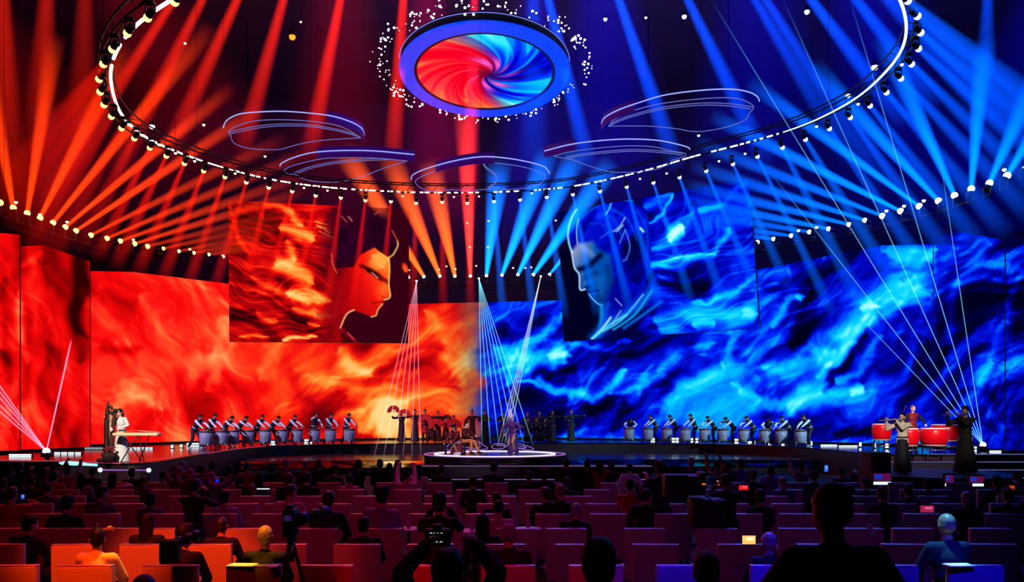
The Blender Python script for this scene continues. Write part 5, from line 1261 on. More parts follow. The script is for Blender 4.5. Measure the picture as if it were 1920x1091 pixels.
performer('robed man standing dark at the centre, right of the lit cyan gap', 943, 829.6, SZ, 'A4r', A4, SKIN, robe(BLK), ('short', HB), fx=-.5, sc=1.03)
for i, (px, k) in enumerate(((989, .99), (1011.5, 1.02), (1036, 1.05), (1071, 1.08))):
    w_ = 'first second third fourth'.split()[i]
    performer('man in a dark robe with one arm stretched out, %s from the left' % w_, px, 828.8, SZ, 'A3r', A3, SKIN, [('robe', 'robe:.08:.24', (mat('dark purple robe', (30, 14, 40), .75), TEAL)[i > 1]), ('collar_scarf', 'sash', BLK), ('shoes', 'shoes', SHO)], ('crop' if i % 3 == 0 else 'short', HB), sc=k, group='robed men on the blue side')
for i, px in enumerate((990, 1006, 1022)):
    performer('crouching dancer in front of the robed men, %s from the left' % ('first', 'second', 'third')[i], px, 829.8, SZ, 'A5d', A5, SKIN, [('tunic', 'robe:.3:.2', mat('dark purple robe', (30, 14, 40), .75)), ('trousers', 'legs', BLK), ('shoes', 'shoes', SHO)], ('short', HB), sc=1.0, group='crouching dancers on the blue side')
# on the round platform
ben = thing('bench', 'low dark bench on the round platform under the seated performer', 'bench', (on(870, 839, SZ).x, 31.6, SZ))
bm = bmesh.new(); bx(bm, (0, 0, .4), (.9, .4, .06), bev=.015); obj('seat', bm, DKR, ben)
for x in (-.38, .38):
    bm = bmesh.new(); bx(bm, (x, 0, .185), (.06, .34, .37), bev=.01); obj('leg', bm, BLK, ben)
performer('performer with an orange skirt, seated on the bench with legs out', 870, 0, SZ, 'A6', A6, SKINP, [('top', 'shirt', DKR), ('skirt', 'legs', ORC), ('shoes', 'shoes', SHO)], ('bun', HB), .85, -.5, 1.0, Y=31.6)
performer('performer in red crouching at the left of the round platform', 857, 0, SZ, 'A7', A7, SKIN, [('robe', 'robe:.05:.3', mat('deep red robe', (120, 12, 30), .7)), ('shoes', 'shoes', SHO)], ('short', HB), -.6, -.8, .95, Y=30.3)
performer('dancer with a tall white headdress and purple robe at the platform edge', 962, 0, SZ, 'A8', pose(hip=.78, lean=.35, hl=(-.3, .35, .95), hr=(.25, .3, .8), head=(.2, .1), fl=(-.12, .12, 0), fr=(.14, -.12, 0)), SKIN, [('robe', 'robe:.06:.24', PUR), ('shoes', 'shoes', WHT)], ('hood', HW), -.4, -.9, 1.0, Y=31.2)
sb = thing('white_bundle', 'small white cloth bundle lying on the round platform', 'cloth', V(((857-960)*29.2/F, 29.2, SZ)))
bm = bmesh.new(); ball(bm, (0, 0, .08), (.15, .1, .08)); ball(bm, (.08, 0, .11), (.07, .06, .06)); ball(bm, (-.09, .02, .06), (.08, .06, .05)); obj('cloth', bm, WHT, sb)

# ------------------------------------------------------------------ flute players and the big red drums
FP = pose(hip=.93, hl=(.12, .27, 1.49), hr=(.4, .2, 1.5), pl=(-.25, .3, -1), pr=(.5, .1, -1), head=(-.15, .05), gl=1, gr=1, slim=.95)
def flute(label, a, b_, col, r=.012):
    t = thing('flute', label, 'flute', a)
    d = V(b_)-V(a); bm = bmesh.new(); cyl(bm, (0, 0, 0), d, r, r*.95, 10); obj('tube', bm, mat('flute %s' % (col,), col, .35), t)
    bm = bmesh.new()
    for i in range(7): ball(bm, d*(.3+.08*i)+V((0, -r*.8, r*.3)), (.006, .004, .006), 6, 4)
    obj('finger_holes', bm, BLK, t)
    bm = bmesh.new(); cyl(bm, -d.normalized()*.02, d.normalized()*.03, r*1.25, n=10); obj('end_cap', bm, mat('dark flute binding', (40, 20, 14), .4), t)
FZ = 1.05
def flautist(label, px, Y, key, wear, hair, sc, fl_label, col, skin):
    p = V(((px-960)*Y/F, Y, FZ))
    t = person(label, p, face(-.5, -.87), key, FP, skin, wear, hair, None, sc, .013, eyes=True)
    m = world(t, FP.head+FP.HR @ V((.02, .115, -.055)))
    l, r = world(t, FP.W[0]), world(t, FP.W[1])
    d = ((r+l)/2+V((0, 0, .03))-m).normalized()
    flute(fl_label, m-d*.07+V((0, -.01, 0)), m+d*.56+V((0, -.01, 0)), col)
flautist('woman playing a flute, cream jacket with dark sash over a dark skirt', 1692, 21.9, 'flw', [('jacket', 'shirt', CRM), ('sash', 'sash', mat('dark sash', (20, 16, 40), .7)), ('skirt', 'skirt:.06:.26', mat('dark blue skirt', (12, 12, 34), .75)), ('shoes', 'shoes', SHO)], ('bun', HB), .95, 'pale flute played by the woman in the cream jacket', (215, 200, 190), SKINP)
flautist('man in a long black robe playing a flute at the right', 1810, 21.7, 'flm', [('robe', 'robe:.05:.3', BLK), ('shoes', 'shoes', SHO)], ('full', HB), 1.05, 'dark flute played by the man in the black robe', (120, 110, 130), SKIN)
hpn = thing('hairpin', 'thin silver hairpin sticking out of the flute woman\'s bun', 'hairpin', at(1694, 772, 21.95))
bm = bmesh.new(); cyl(bm, (0, 0, 0), (.06, 0, .15), .008, .004, 6); obj('pin', bm, chrome, hpn); bm = bmesh.new(); ball(bm, (.06, 0, .15), .018, 8, 5); obj('bead', bm, WHT, hpn)
red_l = mat('red lacquer', (225, 6, 26), .3, noise=.1, nscale=4); brass = mat('brass studs', (220, 170, 80), .3, .8)
def big_drum(label, px, top, wpx, Y):
    h = .64; r = wpx*Y/F/2
    ztop = EYE+(HZ-top)*Y/F
    t = thing('barrel_drum', label, 'drum', V(((px-960)*Y/F, Y, SZ)), group=None)
    z0 = ztop-SZ-h
    bm = bmesh.new(); lathe(bm, [(r*.8, z0), (r*.93, z0+h*.2), (r, z0+h*.5), (r*.97, z0+h*.8), (r*.9, z0+h)], n=32); obj('shell', bm, red_l, t)
    bm = bmesh.new(); lathe(bm, [(r*.9, z0+h-.06), (r*.915, z0+h-.04), (r*.905, z0+h+.015), (r*.02, z0+h+.02)], n=32); obj('drumhead', bm, mat('white drumhead', (240, 235, 225), .5), t)
    bm = bmesh.new(); lathe(bm, [(r*.81, z0-.03), (r*.83, z0+.02), (r*.8, z0+.03)], n=32); obj('lower_hoop', bm, mat('pale hoop', (200, 160, 150), .5), t)
    bm = bmesh.new()
    for i in range(24): ball(bm, (r*.965*math.cos(i*PI/12), r*.965*math.sin(i*PI/12), z0+h*.86), .018, 6, 4)
    tag(obj('studs', bm, brass, t))
    for i in range(4):
        a = PI/4+i*PI/2; bm = bmesh.new(); tube(bm, [(r*.75*math.cos(a), r*.75*math.sin(a), z0+.03), (r*.8*math.cos(a), r*.8*math.sin(a), .02)], .025, 6); obj('leg', bm, BLK, t)
    bm = bmesh.new(); tube(bm, [(r*.77*math.cos(a), r*.77*math.sin(a), z0*.5) for a in (2*PI*i/24 for i in range(24))], .014, 5, True); obj('stand_ring', bm, chrome, t)
big_drum('big red barrel drum with a white head, leftmost of the four', 1653, 795, 35, 33)
big_drum('big red barrel drum half behind the flute woman', 1704, 803.5, 37, 30.5)
big_drum('big red barrel drum nearest in view, right of the drummer in black', 1751, 803, 51, 30.6)
big_drum('big red barrel drum behind, partly hidden by the robed flute player', 1775, 796, 58, 32.6)
performer('bald man in a dark coat and wine red shirt behind the red drums', 1711, 0, SZ, 'A9', pose(hl=(-.3, .3, 1.05), hr=(.3, .3, 1.05), head=(0, .05), gl=.8, gr=.8), SKINP, [('shirt', 'vest', mat('wine red shirt', (130, 10, 30), .7)), ('coat_sleeves', 'sleeves', BLK), ('trousers', 'legs', BLK), ('shoes', 'shoes', SHO)], ('crop', mat('shaved scalp', (150, 115, 100), .5)), .1, -1, 1.1, Y=31.6)
# ------------------------------------------------------------------ seats
ROWS = [8.5, 9.9, 11.3, 13.0, 14.5, 15.9, 17.3, 19.1, 20.6]
RN = ['the row nearest the camera', 'the second row', 'the third row', 'the fourth row', 'the fifth row', 'the sixth row', 'the seventh row', 'the eighth row', 'the row nearest the stage']
fabric = mat('pale seat fabric', (205, 172, 178), .8, spec=.2, noise=.08, nscale=30)
dark_leg = mat('dark seat leg', (20, 18, 20), .5)
def make_seat():
    t = thing('upholstered_seat', '', 'seat', (0, 0, -60))
    bm = bmesh.new(); bx(bm, (0, .045, .63), (.58, .09, .74), bev=.022); obj('backrest', bm, fabric, t)
    bm = bmesh.new(); bx(bm, (0, .045, 1.003), (.575, .084, .014), bev=.005); obj('added_top_trim', bm, mat('added reflective seat trim', (235, 210, 235), .28, .75), t)  # reflective strip added so the seat tops catch the screens
    bm = bmesh.new(); bx(bm, (0, .33, .365), (.56, .5, .12), bev=.03); obj('seat_cushion', bm, fabric, t)
    bm = bmesh.new(); bx(bm, (0, .3, .29), (.54, .52, .05), bev=.01); obj('frame', bm, dark_leg, t)
    for x in (-.24, .24):
        for y in (.08, .52):
            bm = bmesh.new(); cyl(bm, (x, y, .28), (x*1.03, y, 0), .022, .016, 8); obj('leg', bm, dark_leg, t)
    return t
SEAT = make_seat()
SEATS = [
 [15, 158, 318, 475, 610, 790, 953, 1118, 1283, 1460, 1672, 1832],
 [-3, 140, 267, 389, 530, 668, 806, 942, 1085, 1230, 1390, 1540, 1700, 1865],
 [10, 108, 182, 235, 320, 458, 595, 715, 830, 967, 1062, 1210, 1345, 1500, 1620, 1714, 1860],
 [80, 188, 310, 408, 505, 600, 690, 800, 905, 1037, 1140, 1262, 1397, 1495, 1617, 1730, 1885],
 [66, 152, 240, 365, 452, 525, 627, 740, 822, 924, 1015, 1128, 1255, 1375, 1478, 1590, 1690, 1780, 1890],
 [130, 230, 345, 478, 578, 690, 822, 941, 1085, 1190, 1320, 1450, 1560, 1622, 1752, 1900],
 [120, 222, 310, 425, 534, 657, 765, 880, 997, 1120, 1237, 1346, 1481, 1625, 1715, 1760, 1860],
 [130, 213, 300, 416, 513, 617, 728, 825, 930, 1030, 1150, 1240, 1386, 1495, 1596, 1690, 1800],
]
for r, xs in enumerate(SEATS):
    Y = ROWS[r]
    for i, x in enumerate(xs):
        sx = (x-960)*Y/F
        dup(SEAT, (sx, Y, 0), R.uniform(-.03, .03)-sx*.012, 'pale upholstered seat seen from behind, %s from the left in %s' % (nth(i), RN[r]), 'seats in %s' % RN[r])
for o in [SEAT]+[x for x in bpy.data.objects if x.parent == SEAT]: bpy.data.objects.remove(o)
KIDS.clear()
# ------------------------------------------------------------------ the people in the seats and between them
sit = dict(hip=.6, hy=.0, fl=(-.13, .46, 0), fr=(.13, .46, 0), gl=.4, gr=.4)
lap = dict(hl=(-.12, .34, .68), hr=(.12, .34, .68))
AP = {
 'sit': pose(lean=.06, **sit, **lap), 'sitl': pose(lean=.05, head=(.45, 0), **sit, **lap), 'sitr': pose(lean=.08, head=(-.5, .05), side=.05, **sit, **lap), 'sitf': pose(lean=.28, head=(0, .15), **sit, **lap),
 'phone': pose(lean=.05, head=(0, .05), **sit, hl=(-.1, .34, .7), hr=(.1, .42, 1.12)), 'up': pose(lean=.0, **sit, hl=(-.2, .38, 1.5), hr=(.14, .4, 1.5), pl=(-1, .4, -.8), pr=(1, .4, -.8)), 'arm': pose(lean=.0, head=(.2, 0), **sit, hl=(-.1, .34, .7), hr=(.34, .28, 1.42)),
 'stand': pose(), 'standl': pose(head=(.35, 0), hl=(-.2, .2, 1.05), hr=(.2, .2, 1.05)), 'cam': pose(lean=.1, head=(0, .05), hl=(-.1, .32, 1.5), hr=(.1, .32, 1.5), pl=(-.6, -.2, -1), pr=(.6, -.2, -1), gl=.8, gr=.8), 'high': pose(hl=(-.16, .36, 1.72), hr=(.12, .36, 1.72), gl=.7, gr=.7),
 'kneel': pose(hip=.56, lean=.1, hl=(-.1, .36, 1.2), hr=(.1, .36, 1.2), fl=(-.14, .2, 0), fr=(.14, -.28, 0), kr=(.1, .4, -1), gl=.8, gr=.8)}
TOP = {'sit': 1.35}
def top_of(P): return max((P.head+P.HR @ V((0, -.02, .12))).z, P.head.z+.12)
LAVC = mat('light violet shirt', (150, 120, 190), .75); PINK_ = mat('pink shirt', (200, 140, 165), .75); ORG = mat('orange jacket', (190, 90, 40), .75)
SH = {'b': BLK, 'p': PUR, 'l': LAVC, 'k': PINK_, 'w': WHT, 'g': GRYC, 'c': mat('yellow trimmed white dress', (225, 205, 140), .7), 'o': ORG, 'n': NAVY}
SHN = {'b': 'black', 'p': 'purple', 'l': 'light violet', 'k': 'pink', 'w': 'white', 'g': 'grey', 'c': 'cream', 'o': 'orange', 'n': 'navy'}
HC = {'d': HB, 'n': HBR, 'g': HG, 's': mat('bald scalp', (190, 150, 130), .32), 'e': mat('purple cap and hair shine', (140, 90, 170), .7), 'w': mat('pale cap', (190, 170, 200), .7), 'y': mat('grey cropped hair', (110, 95, 90), .45)}  # the purple also colours bare heads to paint a violet shine
FIG = {}
def viewer(px, py, row, ps, hair, top, label, Y=None, z=0, skin=SKIN, sc=None):
    """px: head, py: top of the head in the frame"""
    P = AP[ps]; seated = Y is None
    hy = ROWS[row]+.3 if seated else Y
    zt = EYE+(HZ-py)*(hy+.1)/F
    k = sc or (zt-z)/top_of(P)
    if seated: k = min(1.16, max(.9, k))
    wear = [('shirt', 'shirt', SH[top]), ('trousers', 'legs', BLK), ('shoes', 'shoes', SHO)]
    t = person(label, V(((px-960)*(hy+.05)/F-P.head.x*k, hy, z)), R.uniform(-.06, .06), 'aud_'+ps, P, skin, wear, (hair[0], HC[hair[1]]), 'people watching from the seats', k, .02)
    FIG[(px, py)] = t
    return t, P
def hand_obj(t, P, s=1, fwd=.06, up=.05):
    return world(t, P.W[s]+(P.W[s]-P.E[s]).normalized()*fwd+V((0, 0, up)))
def phone(label, p, w_=.075, h=.15, col=(60, 90, 255), s=1.0, rz=0, flat=False, name='smartphone'):
    if flat: w_, h = h, w_
    t = thing(name, label, 'phone' if name == 'smartphone' else 'tablet', p, rz, 'lit phones held up in the seats')
    bm = bmesh.new(); bx(bm, (0, 0, 0), (w_, .01, h), bev=.004); obj('body', bm, mat('phone body', (10, 10, 12), .3), t)
    bm = bmesh.new(); bx(bm, (0, -.0055, 0), (w_*.92, .002, h*.92)); obj('screen', bm, glow('phone screen %s %.1f' % (col, s), col, s), t, smooth=False)
    bm = bmesh.new(); bx(bm, (w_*.1, -.007, h*.12), (w_*.5, .001, h*.3)); obj('picture', bm, glow('phone picture %s' % (col,), tuple(min(255, c+70) for c in col), s), t, smooth=False)
    return t
Q = [
 (182, 988, 0, 'sitl', ('topknot', 'd'), 'c', 'woman with pinned up hair and a gold ornament, dress lit yellow at the shoulder'),
 (55, 966, 1, 'sitr', ('short', 'd'), 'b', 'person in black at the left end, leaning beside the brightest red seat'),
 (115, 931, 2, 'sitf', ('full', 'd'), 'b', 'dark bulky figure in the third row, fourth head from the left'),
 (190, 910, 3, 'sitr', ('short', 'd'), 'p', 'person in purple in the fourth row, below the lit stage rail'),
 (22, 912, 3, 'phone', ('short', 'n'), 'o', 'person in orange at the left edge holding up a small blue camera'),
 (346, 984, 0, 'sitr', ('full', 'd'), 'b', 'photographer in black with a blue long lens in the nearest row'),
 (416, 968, 1, 'sit', ('crop', 'n'), 'b', 'man with cropped brown hair before an orange lit seat'),
 (422, 919, 3, 'sit', ('short', 'd'), 'l', 'man in a light violet shirt in the fourth row, left half'),
 (281, 921, 3, 'sitl', ('bob', 'd'), 'p', 'woman with bobbed hair and purple top, left half'),
 (277, 961, 1, 'sit', ('long', 'd'), 'b', 'woman in black with long hair, second row, left of the photographer'),
 (430, 873, 7, 'sit', ('full', 'd'), 'b', 'dark full-haired head near the stage below the third red-side drummer'),
 (452, 890, 6, 'sitl', ('short', 'd'), 'b', 'dark short-haired head near the woman in lit violet, seventh row'),
 (487, 884, 6, 'sit', ('long', 'd'), 'l', 'woman in a bright violet top beside the lit white strip'),
 (497, 984, 0, 'sit', ('crop', 's'), 'b', 'man in a dark suit whose cropped head glows golden'),
 (545, 907, 3, 'sitr', ('crop', 'n'), 'k', 'man in a pink shirt left of the black video camera'),
 (615, 919, 2, 'sit', ('short', 'n'), 'n', 'man in a dark jacket with a lit violet shoulder, third row'),
 (682, 967, 1, 'sit', ('short', 'd'), 'b', 'man in black whose jacket glows blue from a phone'),
 (718, 912, 2, 'sitr', ('full', 'd'), 'l', 'big-haired man in a violet shirt right of the dark jacket'),
 (575, 884, 5, 'sit', ('short', 'd'), 'b', 'dark head in the sixth row above the man in the dark jacket'),
 (540, 885, 5, 'sitl', ('bob', 'n'), 'b', 'brown bobbed head in the sixth row, left of a dark head'),
 (905, 962, 1, 'sit', ('long', 'd'), 'b', 'woman in black with long hair in the second row centre'),
 (935, 936, 2, 'sit', ('crop', 'd'), 'k', 'man with cropped hair and pink shirt, seen over the long-haired woman'),
 (930, 922, 3, 'sitl', ('short', 'd'), 'b', 'dark head just behind the pink-shirted man, centre'),
 (828, 871, 7, 'sit', ('short', 'd'), 'b', 'dark head left of centre against the platform steps'),
 (927, 867, 7, 'sitr', ('full', 'd'), 'n', 'full-haired head at centre against the platform steps'),
 (887, 892, 5, 'sit', ('short', 'd'), 'b', 'low dark head between two others before the steps'),
 (762, 880, 6, 'up', ('bun', 'd'), 'k', 'woman in pink with both arms raised, left of the steps'),
 (786, 871, 7, 'sitr', ('long', 'd'), 'w', 'long-haired woman in white beside the woman with raised arms'),
 (730, 868, 8, 'sit', ('short', 'n'), 'b', 'brown head against the orange floor reflection, second from the steps'),
 (712, 861, 8, 'sitl', ('short', 'd'), 'b', 'slim dark head against the orange floor reflection'),
 (746, 862, 8, 'sit', ('long', 'd'), 'b', 'long-haired dark head against the orange reflection, next to the steps'),
 (672, 863, 8, 'phone', ('full', 'd'), 'b', 'person photographing at the left end of the orange reflection'),
 (655, 888, 6, 'sit', ('short', 'd'), 'k', 'dark head with a pink collar in the seventh row'),
 (627, 872, 7, 'sitr', ('full', 'd'), 'n', 'dark full head left of the person photographing the reflection'),
 (598, 862, 8, 'sit', ('short', 'd'), 'b', 'dark head under the ninth red-side drum'),
 (572, 864, 8, 'sit', ('cap', 'e'), 'p', 'person in a purple cap near the stage, under the eighth red-side drum'),
 (535, 862, 8, 'phone', ('cap', 'e'), 'p', 'person in a purple cap near the stage, under the sixth red-side drum'),
 (508, 868, 8, 'sitl', ('bob', 'd'), 'b', 'bobbed dark head near the stage, under the fifth red-side drum'),
 (1082, 942, 2, 'sitr', ('crop', 'g'), 'b', 'grey-haired man with a bright rim on his head, right of centre'),
 (1050, 907, 3, 'sitl', ('crop', 'y'), 'b', 'man with cropped greyish hair, right one of two heads side by side'),
 (1022, 912, 3, 'sitl', ('short', 'n'), 'b', 'brown-haired man, left one of two heads side by side'),
 (1180, 896, 4, 'arm', ('short', 'd'), 'o', 'dark-haired person with a raised arm, in front of the white shirt'),
 (952, 979, 0, 'sitl', ('crop', 'e'), 'b', 'man in black with a violet shine on his head, nearest row centre'),  # violet light put into the hair colour
 (1062, 859, 8, 'sit', ('short', 'd'), 'b', 'dark head at the right end of the platform steps'),
 (992, 882, 6, 'sit', ('short', 'd'), 'b', 'dark head before the lowest step, right of centre'),
 (1022, 877, 6, 'sitr', ('bob', 'd'), 'b', 'bobbed dark head before the steps, right of another dark head'),
 (1100, 863, 8, 'sitl', ('bun', 'd'), 'b', 'woman with a bun near the stage, right of the steps'),
 (1124, 861, 8, 'phone', ('long', 'd'), 'o', 'woman in orange with long hair photographing, right of the steps'),
 (1146, 867, 8, 'sit', ('full', 'd'), 'n', 'dark full head right of the woman photographing'),
 (1062, 894, 5, 'sit', ('short', 'd'), 'b', 'dark head behind the two men side by side'),
 (1440, 996, 0, 'sitl', ('crop', 's'), 'b', 'bald man lit blue beside the lit tablet in the nearest row'),
 (1654, 911, 3, 'sit', ('short', 'd'), 'b', 'dark head right of the biggest silhouette'),
 (1468, 893, 5, 'sit', ('crop', 'y'), 'p', 'purple-clad head left of the biggest silhouette'),
 (1812, 920, 3, 'sit', ('crop', 'g'), 'b', 'grey head with a thin bright rim, above the bald man lit cyan'),
 (1886, 914, 3, 'arm', ('short', 'd'), 'b', 'person with a raised reddish arm at the far right'),
 (1776, 962, 0, 'sit', ('crop', 's'), 'n', 'bald man lit cyan on the crown, right of the biggest silhouette'),
 (60, 890, 5, 'up', ('short', 'd'), 'b', 'person with raised arms at the left, second in from the edge'),
 (78, 873, 7, 'phone', ('bob', 'd'), 'p', 'bobbed person photographing below the far left laser'),
 (102, 882, 6, 'sit', ('short', 'n'), 'o', 'brown-haired person in orange, left block, under the lit stage edge'),
 (128, 872, 7, 'up', ('bun', 'd'), 'k', 'woman in pink with raised arms at the left stage edge'),
 (152, 886, 6, 'sitl', ('long', 'd'), 'l', 'long-haired woman in light violet under the left stage edge'),
 (174, 876, 7, 'sit', ('short', 'd'), 'b', 'dark head left of the lit rail'),
 (18, 876, 7, 'sitr', ('full', 'd'), 'b', 'full dark head at the left frame edge near the stage'),
 (38, 866, 8, 'phone', ('short', 'n'), 'b', 'person photographing at the far left, nearest the stage'),
 (5, 896, 5, 'sit', ('short', 'd'), 'b', 'dark head cut by the left frame edge'),
 (88, 903, 4, 'sitl', ('crop', 'd'), 'p', 'cropped dark head in purple in the fifth row at the left'),
 (212, 885, 6, 'phone', ('long', 'd'), 'k', 'woman in pink photographing under the lit rail'),
 (247, 878, 7, 'sit', ('short', 'd'), 'b', 'dark head under the right end of the lit rail'),
 (270, 893, 6, 'sitr', ('short', 'n'), 'p', 'brown-haired person in purple right of the lit rail'),
 (305, 884, 7, 'phone', ('short', 'd'), 'b', 'person photographing left of the purple caps'),
 (398, 866, 8, 'sit', ('full', 'd'), 'b', 'full dark head under the second red-side drum'),
 (462, 866, 8, 'sitl', ('short', 'n'), 'k', 'brown head in a pink top under the fourth red-side drum'),
 (1296, 858, 8, 'phone', ('cap', 'w'), 'p', 'person in a pale cap near the stage, under the third blue-side drum'),
 (1344, 862, 8, 'up', ('short', 'd'), 'o', 'person with raised arms near the stage, under the fifth blue-side drum'),
 (1366, 866, 8, 'sit', ('full', 'd'), 'b', 'full dark head near the stage, under the sixth blue-side drum'),
 (1388, 862, 8, 'sitl', ('full', 'd'), 'l', 'dark head in light violet, under the seventh blue-side drum'),
 (1412, 880, 6, 'sit', ('short', 'd'), 'b', 'dark head above the red lit phone'),
 (1445, 872, 7, 'phone', ('bob', 'd'), 'l', 'bobbed person photographing under the eighth blue-side drum'),
 (1502, 866, 8, 'up', ('bun', 'd'), 'k', 'woman with raised arms under the last blue-side drum'),
 (1528, 882, 6, 'sitr', ('full', 'd'), 'n', 'full dark head behind the biggest silhouette'),
 (1578, 876, 7, 'phone', ('short', 'd'), 'n', 'person in navy photographing, behind the biggest silhouette'),
 (1610, 868, 8, 'sit', ('short', 'd'), 'b', 'dark head left of the small monitor near the flute woman'),
 (1622, 896, 5, 'sitl', ('short', 'd'), 'b', 'dark head in the sixth row below the small monitor'),
 (1702, 908, 4, 'sit', ('short', 'd'), 'b', 'dark head in the fifth row below the flute woman'),
 (1742, 896, 5, 'sitr', ('bob', 'd'), 'n', 'bobbed dark head below the narrow monitor'),
 (1868, 892, 5, 'sit', ('full', 'd'), 'b', 'full dark head below the robed flute player, right side'),
 (1906, 884, 6, 'sit', ('short', 'd'), 'b', 'dark head cut by the right frame edge'),
 (1592, 908, 4, 'sitl', ('short', 'd'), 'b', 'dark head touching the biggest silhouette\'s left shoulder line'),
 (1256, 905, 4, 'sit', ('short', 'd'), 'n', 'dark head under the broadcast camera'),
 (1212, 915, 3, 'sitr', ('short', 'd'), 'b', 'dark head left of the broadcast camera, fourth row'),
 (1425, 918, 3, 'sit', ('full', 'd'), 'b', 'full dark head below the white lamp spot, fourth row'),
]
for a in Q: viewer(*a)
viewer(275, 1072, 0, 'stand', ('crop', 'e'), 'b', 'head with a violet shine rising at the bottom edge, left side', Y=5.0)  # purple hair colour paints the violet shine
viewer(364, 903, 0, 'cam', ('short', 'd'), 'b', 'photographer in black standing between the rows, left half', Y=12.2, sc=.95)
viewer(823, 924, 0, 'cam', ('full', 'd'), 'b', 'photographer in black standing left of centre, back to us', Y=9.2)
tH, PH = viewer(840, 1032, 0, 'high', ('full', 'd'), 'b', 'big dark head at the bottom edge under a raised camera', Y=4.5)
viewer(1121, 1012, 0, 'stand', ('full', 'd'), 'b', 'big dark head at the bottom edge, right of centre', Y=4.4)
viewer(1236, 862, 0, 'standl', ('short', 'd'), 'n', 'tall standing person in navy left of the broadcast camera', Y=13.7)
viewer(1180, 868, 0, 'stand', ('short', 'd'), 'w', 'standing person in a white shirt right of the steps', Y=18.3)
viewer(1322, 1032, 0, 'stand', ('short', 'd'), 'b', 'dark head at the bottom edge under the broadcast tripod', Y=5.0)
viewer(1362, 884, 0, 'cam', ('short', 'd'), 'b', 'camera operator in black behind the broadcast camera', Y=12.6, sc=.98)
slab('added_riser', (1.0, 2.9, 0), (2.1, 4.3, .5), mat('dark carpet', (26, 22, 28), .8))  # block added out of frame to hold up the big standing figure
viewer(1552, 902, 0, 'standl', ('crop', 'd'), 'b', 'biggest dark silhouette, cropped head and broad shoulders at bottom right', Y=3.7, z=.5)
for i, (px, py, Y, h) in enumerate([(335, 874, 18.2, ('cap', 'e')), (356, 878, 17.6, ('cap', 'e')), (341, 864, 20.2, ('cap', 'w')), (394, 884, 17.0, ('cap', 'e')), (376, 872, 19.4, ('short', 'd'))]):
    viewer(px, py, 0, 'kneel', h, 'b' if i == 4 else 'p', 'crouching photographer %s' % ('in a purple cap, left one of two side by side', 'in a purple cap, right one of two side by side', 'in a pale cap nearest the stage', 'in a purple cap beside a blue glow', 'without a cap among the caps')[i], Y=Y)
# gold ornament of the woman in the nearest row
o = FIG[(182, 988)]; P = AP['sitl']
bm = bmesh.new()
for a in (-.5, -.2, .1, .4): tube(bm, [(.05, -.06, .09), (.1+.03*math.cos(a), -.07, .12+.03*math.sin(a)), (.17, -.075, .1+.05*math.sin(a))], [.008, .01, .004], 6)
g = obj('hair_ornament', bm, mat('gold ornament', (235, 190, 80), .3, .6), o); g.location = P.head; g.rotation_mode = 'QUATERNION'; g.rotation_quaternion = P.HR.to_quaternion()
# phones, cameras and papers
for lab, px, py, Y, col, s, flat, w_, h in [
  ('small blue lit camera screen held at the left edge', 43, 931, 13.6, (70, 110, 255), .8, False, .06, .08), ('blue lit phone among the purple caps', 372, 905, 17.4, (20, 40, 255), .9, True, .09, .14), ('phone with a pale spot held by the standing photographer', 383, 943, 12.6, (120, 60, 60), .7, False, .06, .1),
  ('phone with a blue glow behind the man in black', 684, 1026, 10.2, (20, 60, 150), .6, True, .1, .13), ('red and blue lit phone before the white shirt', 1206, 933, 15.2, (235, 40, 60), .9, True, .07, .15), ('orange lit phone right of the broadcast camera', 1345, 905, 16.6, (255, 110, 60), .9, False, .09, .11),
  ('red lit phone under the seventh blue-side drummer', 1394, 914, 16.0, (255, 30, 40), .9, True, .1, .2), ('bright cream lit tablet beside the bald man', 1404, 1012, 9.5, (255, 190, 110), 1.2, True, .11, .17), ('red and blue lit phone in the dark right block', 1738, 954, 11.0, (190, 40, 90), .7, True, .1, .2),
  ('blue lit phone in the right block near the stage', 1549, 878, 18.6, (60, 120, 255), .9, False, .09, .16), ('orange lit phone at the far right', 1897, 914, 15.4, (170, 40, 10), .6, True, .1, .12), ('blue lit phone at the left near the violet woman', 407, 899, 17.8, (20, 40, 255), .8, False, .08, .14)]:
    phone(lab, at(px, py, Y), w_, h, col, s, 0, flat)
def paper(label, px, py, Y, w_, h, m, tilt=0, roll=0):
    t = thing('paper_sheet', label, 'paper', at(px, py, Y), 0, 'white papers and cards in the seats')
    bm = bmesh.new(); bx(bm, (0, 0, 0), (w_, .004, h)); 
    bm.verts.ensure_lookup_table()
    for v in bm.verts: v.co.y += .015*(v.co.x/w_)**2
    o = obj('sheet', bm, m, t, smooth=False); o.rotation_euler = (tilt, roll, 0)
    return t
pw = mat('white paper', (240, 240, 235), .6)
paper('white slanted card on the back of a seat right of the biggest silhouette', 1633, 993, 11.288, .07, .18, mat('white card glossy', (240, 240, 235), .5, emit=(150, 150, 160), es=.0), 0, -.5)  # pushed along the line of sight to reach the seat back, enlarged accordingly
def card(label, px, Y, w_, d=.16, z=1.012):
    t = thing('paper_sheet', label, 'paper', ((px-960)*Y/F, Y+.03, z), R.uniform(-.1, .1), 'white papers and cards in the seats')
    bm = bmesh.new(); bx(bm, (0, 0, 0), (w_, d, .006)); bx(bm, (.01, .01, .005), (w_*.9, d*.9, .004)); obj('sheet', bm, pw, t, smooth=False)
card('white papers lying on a seat back in the nearest row, lit yellow', 452, 8.5, .3); card('white papers lying on a seat back below the man lit cyan', 1801, 8.5, .28); card('small white card on a seat back left of the video camera', 512, 8.45, .1)
lap_ = thing('laptop', 'open laptop with a white lit edge before the woman in violet', 'laptop', at(488, 931, 16.2))
bm = bmesh.new(); bx(bm, (0, .1, 0), (.3, .2, .015), bev=.004); obj('keyboard_half', bm, casing, lap_)
bm = bmesh.new(); bx(bm, (0, .2, .1), (.3, .01, .2), bev=.003); obj('lid', bm, casing, lap_)
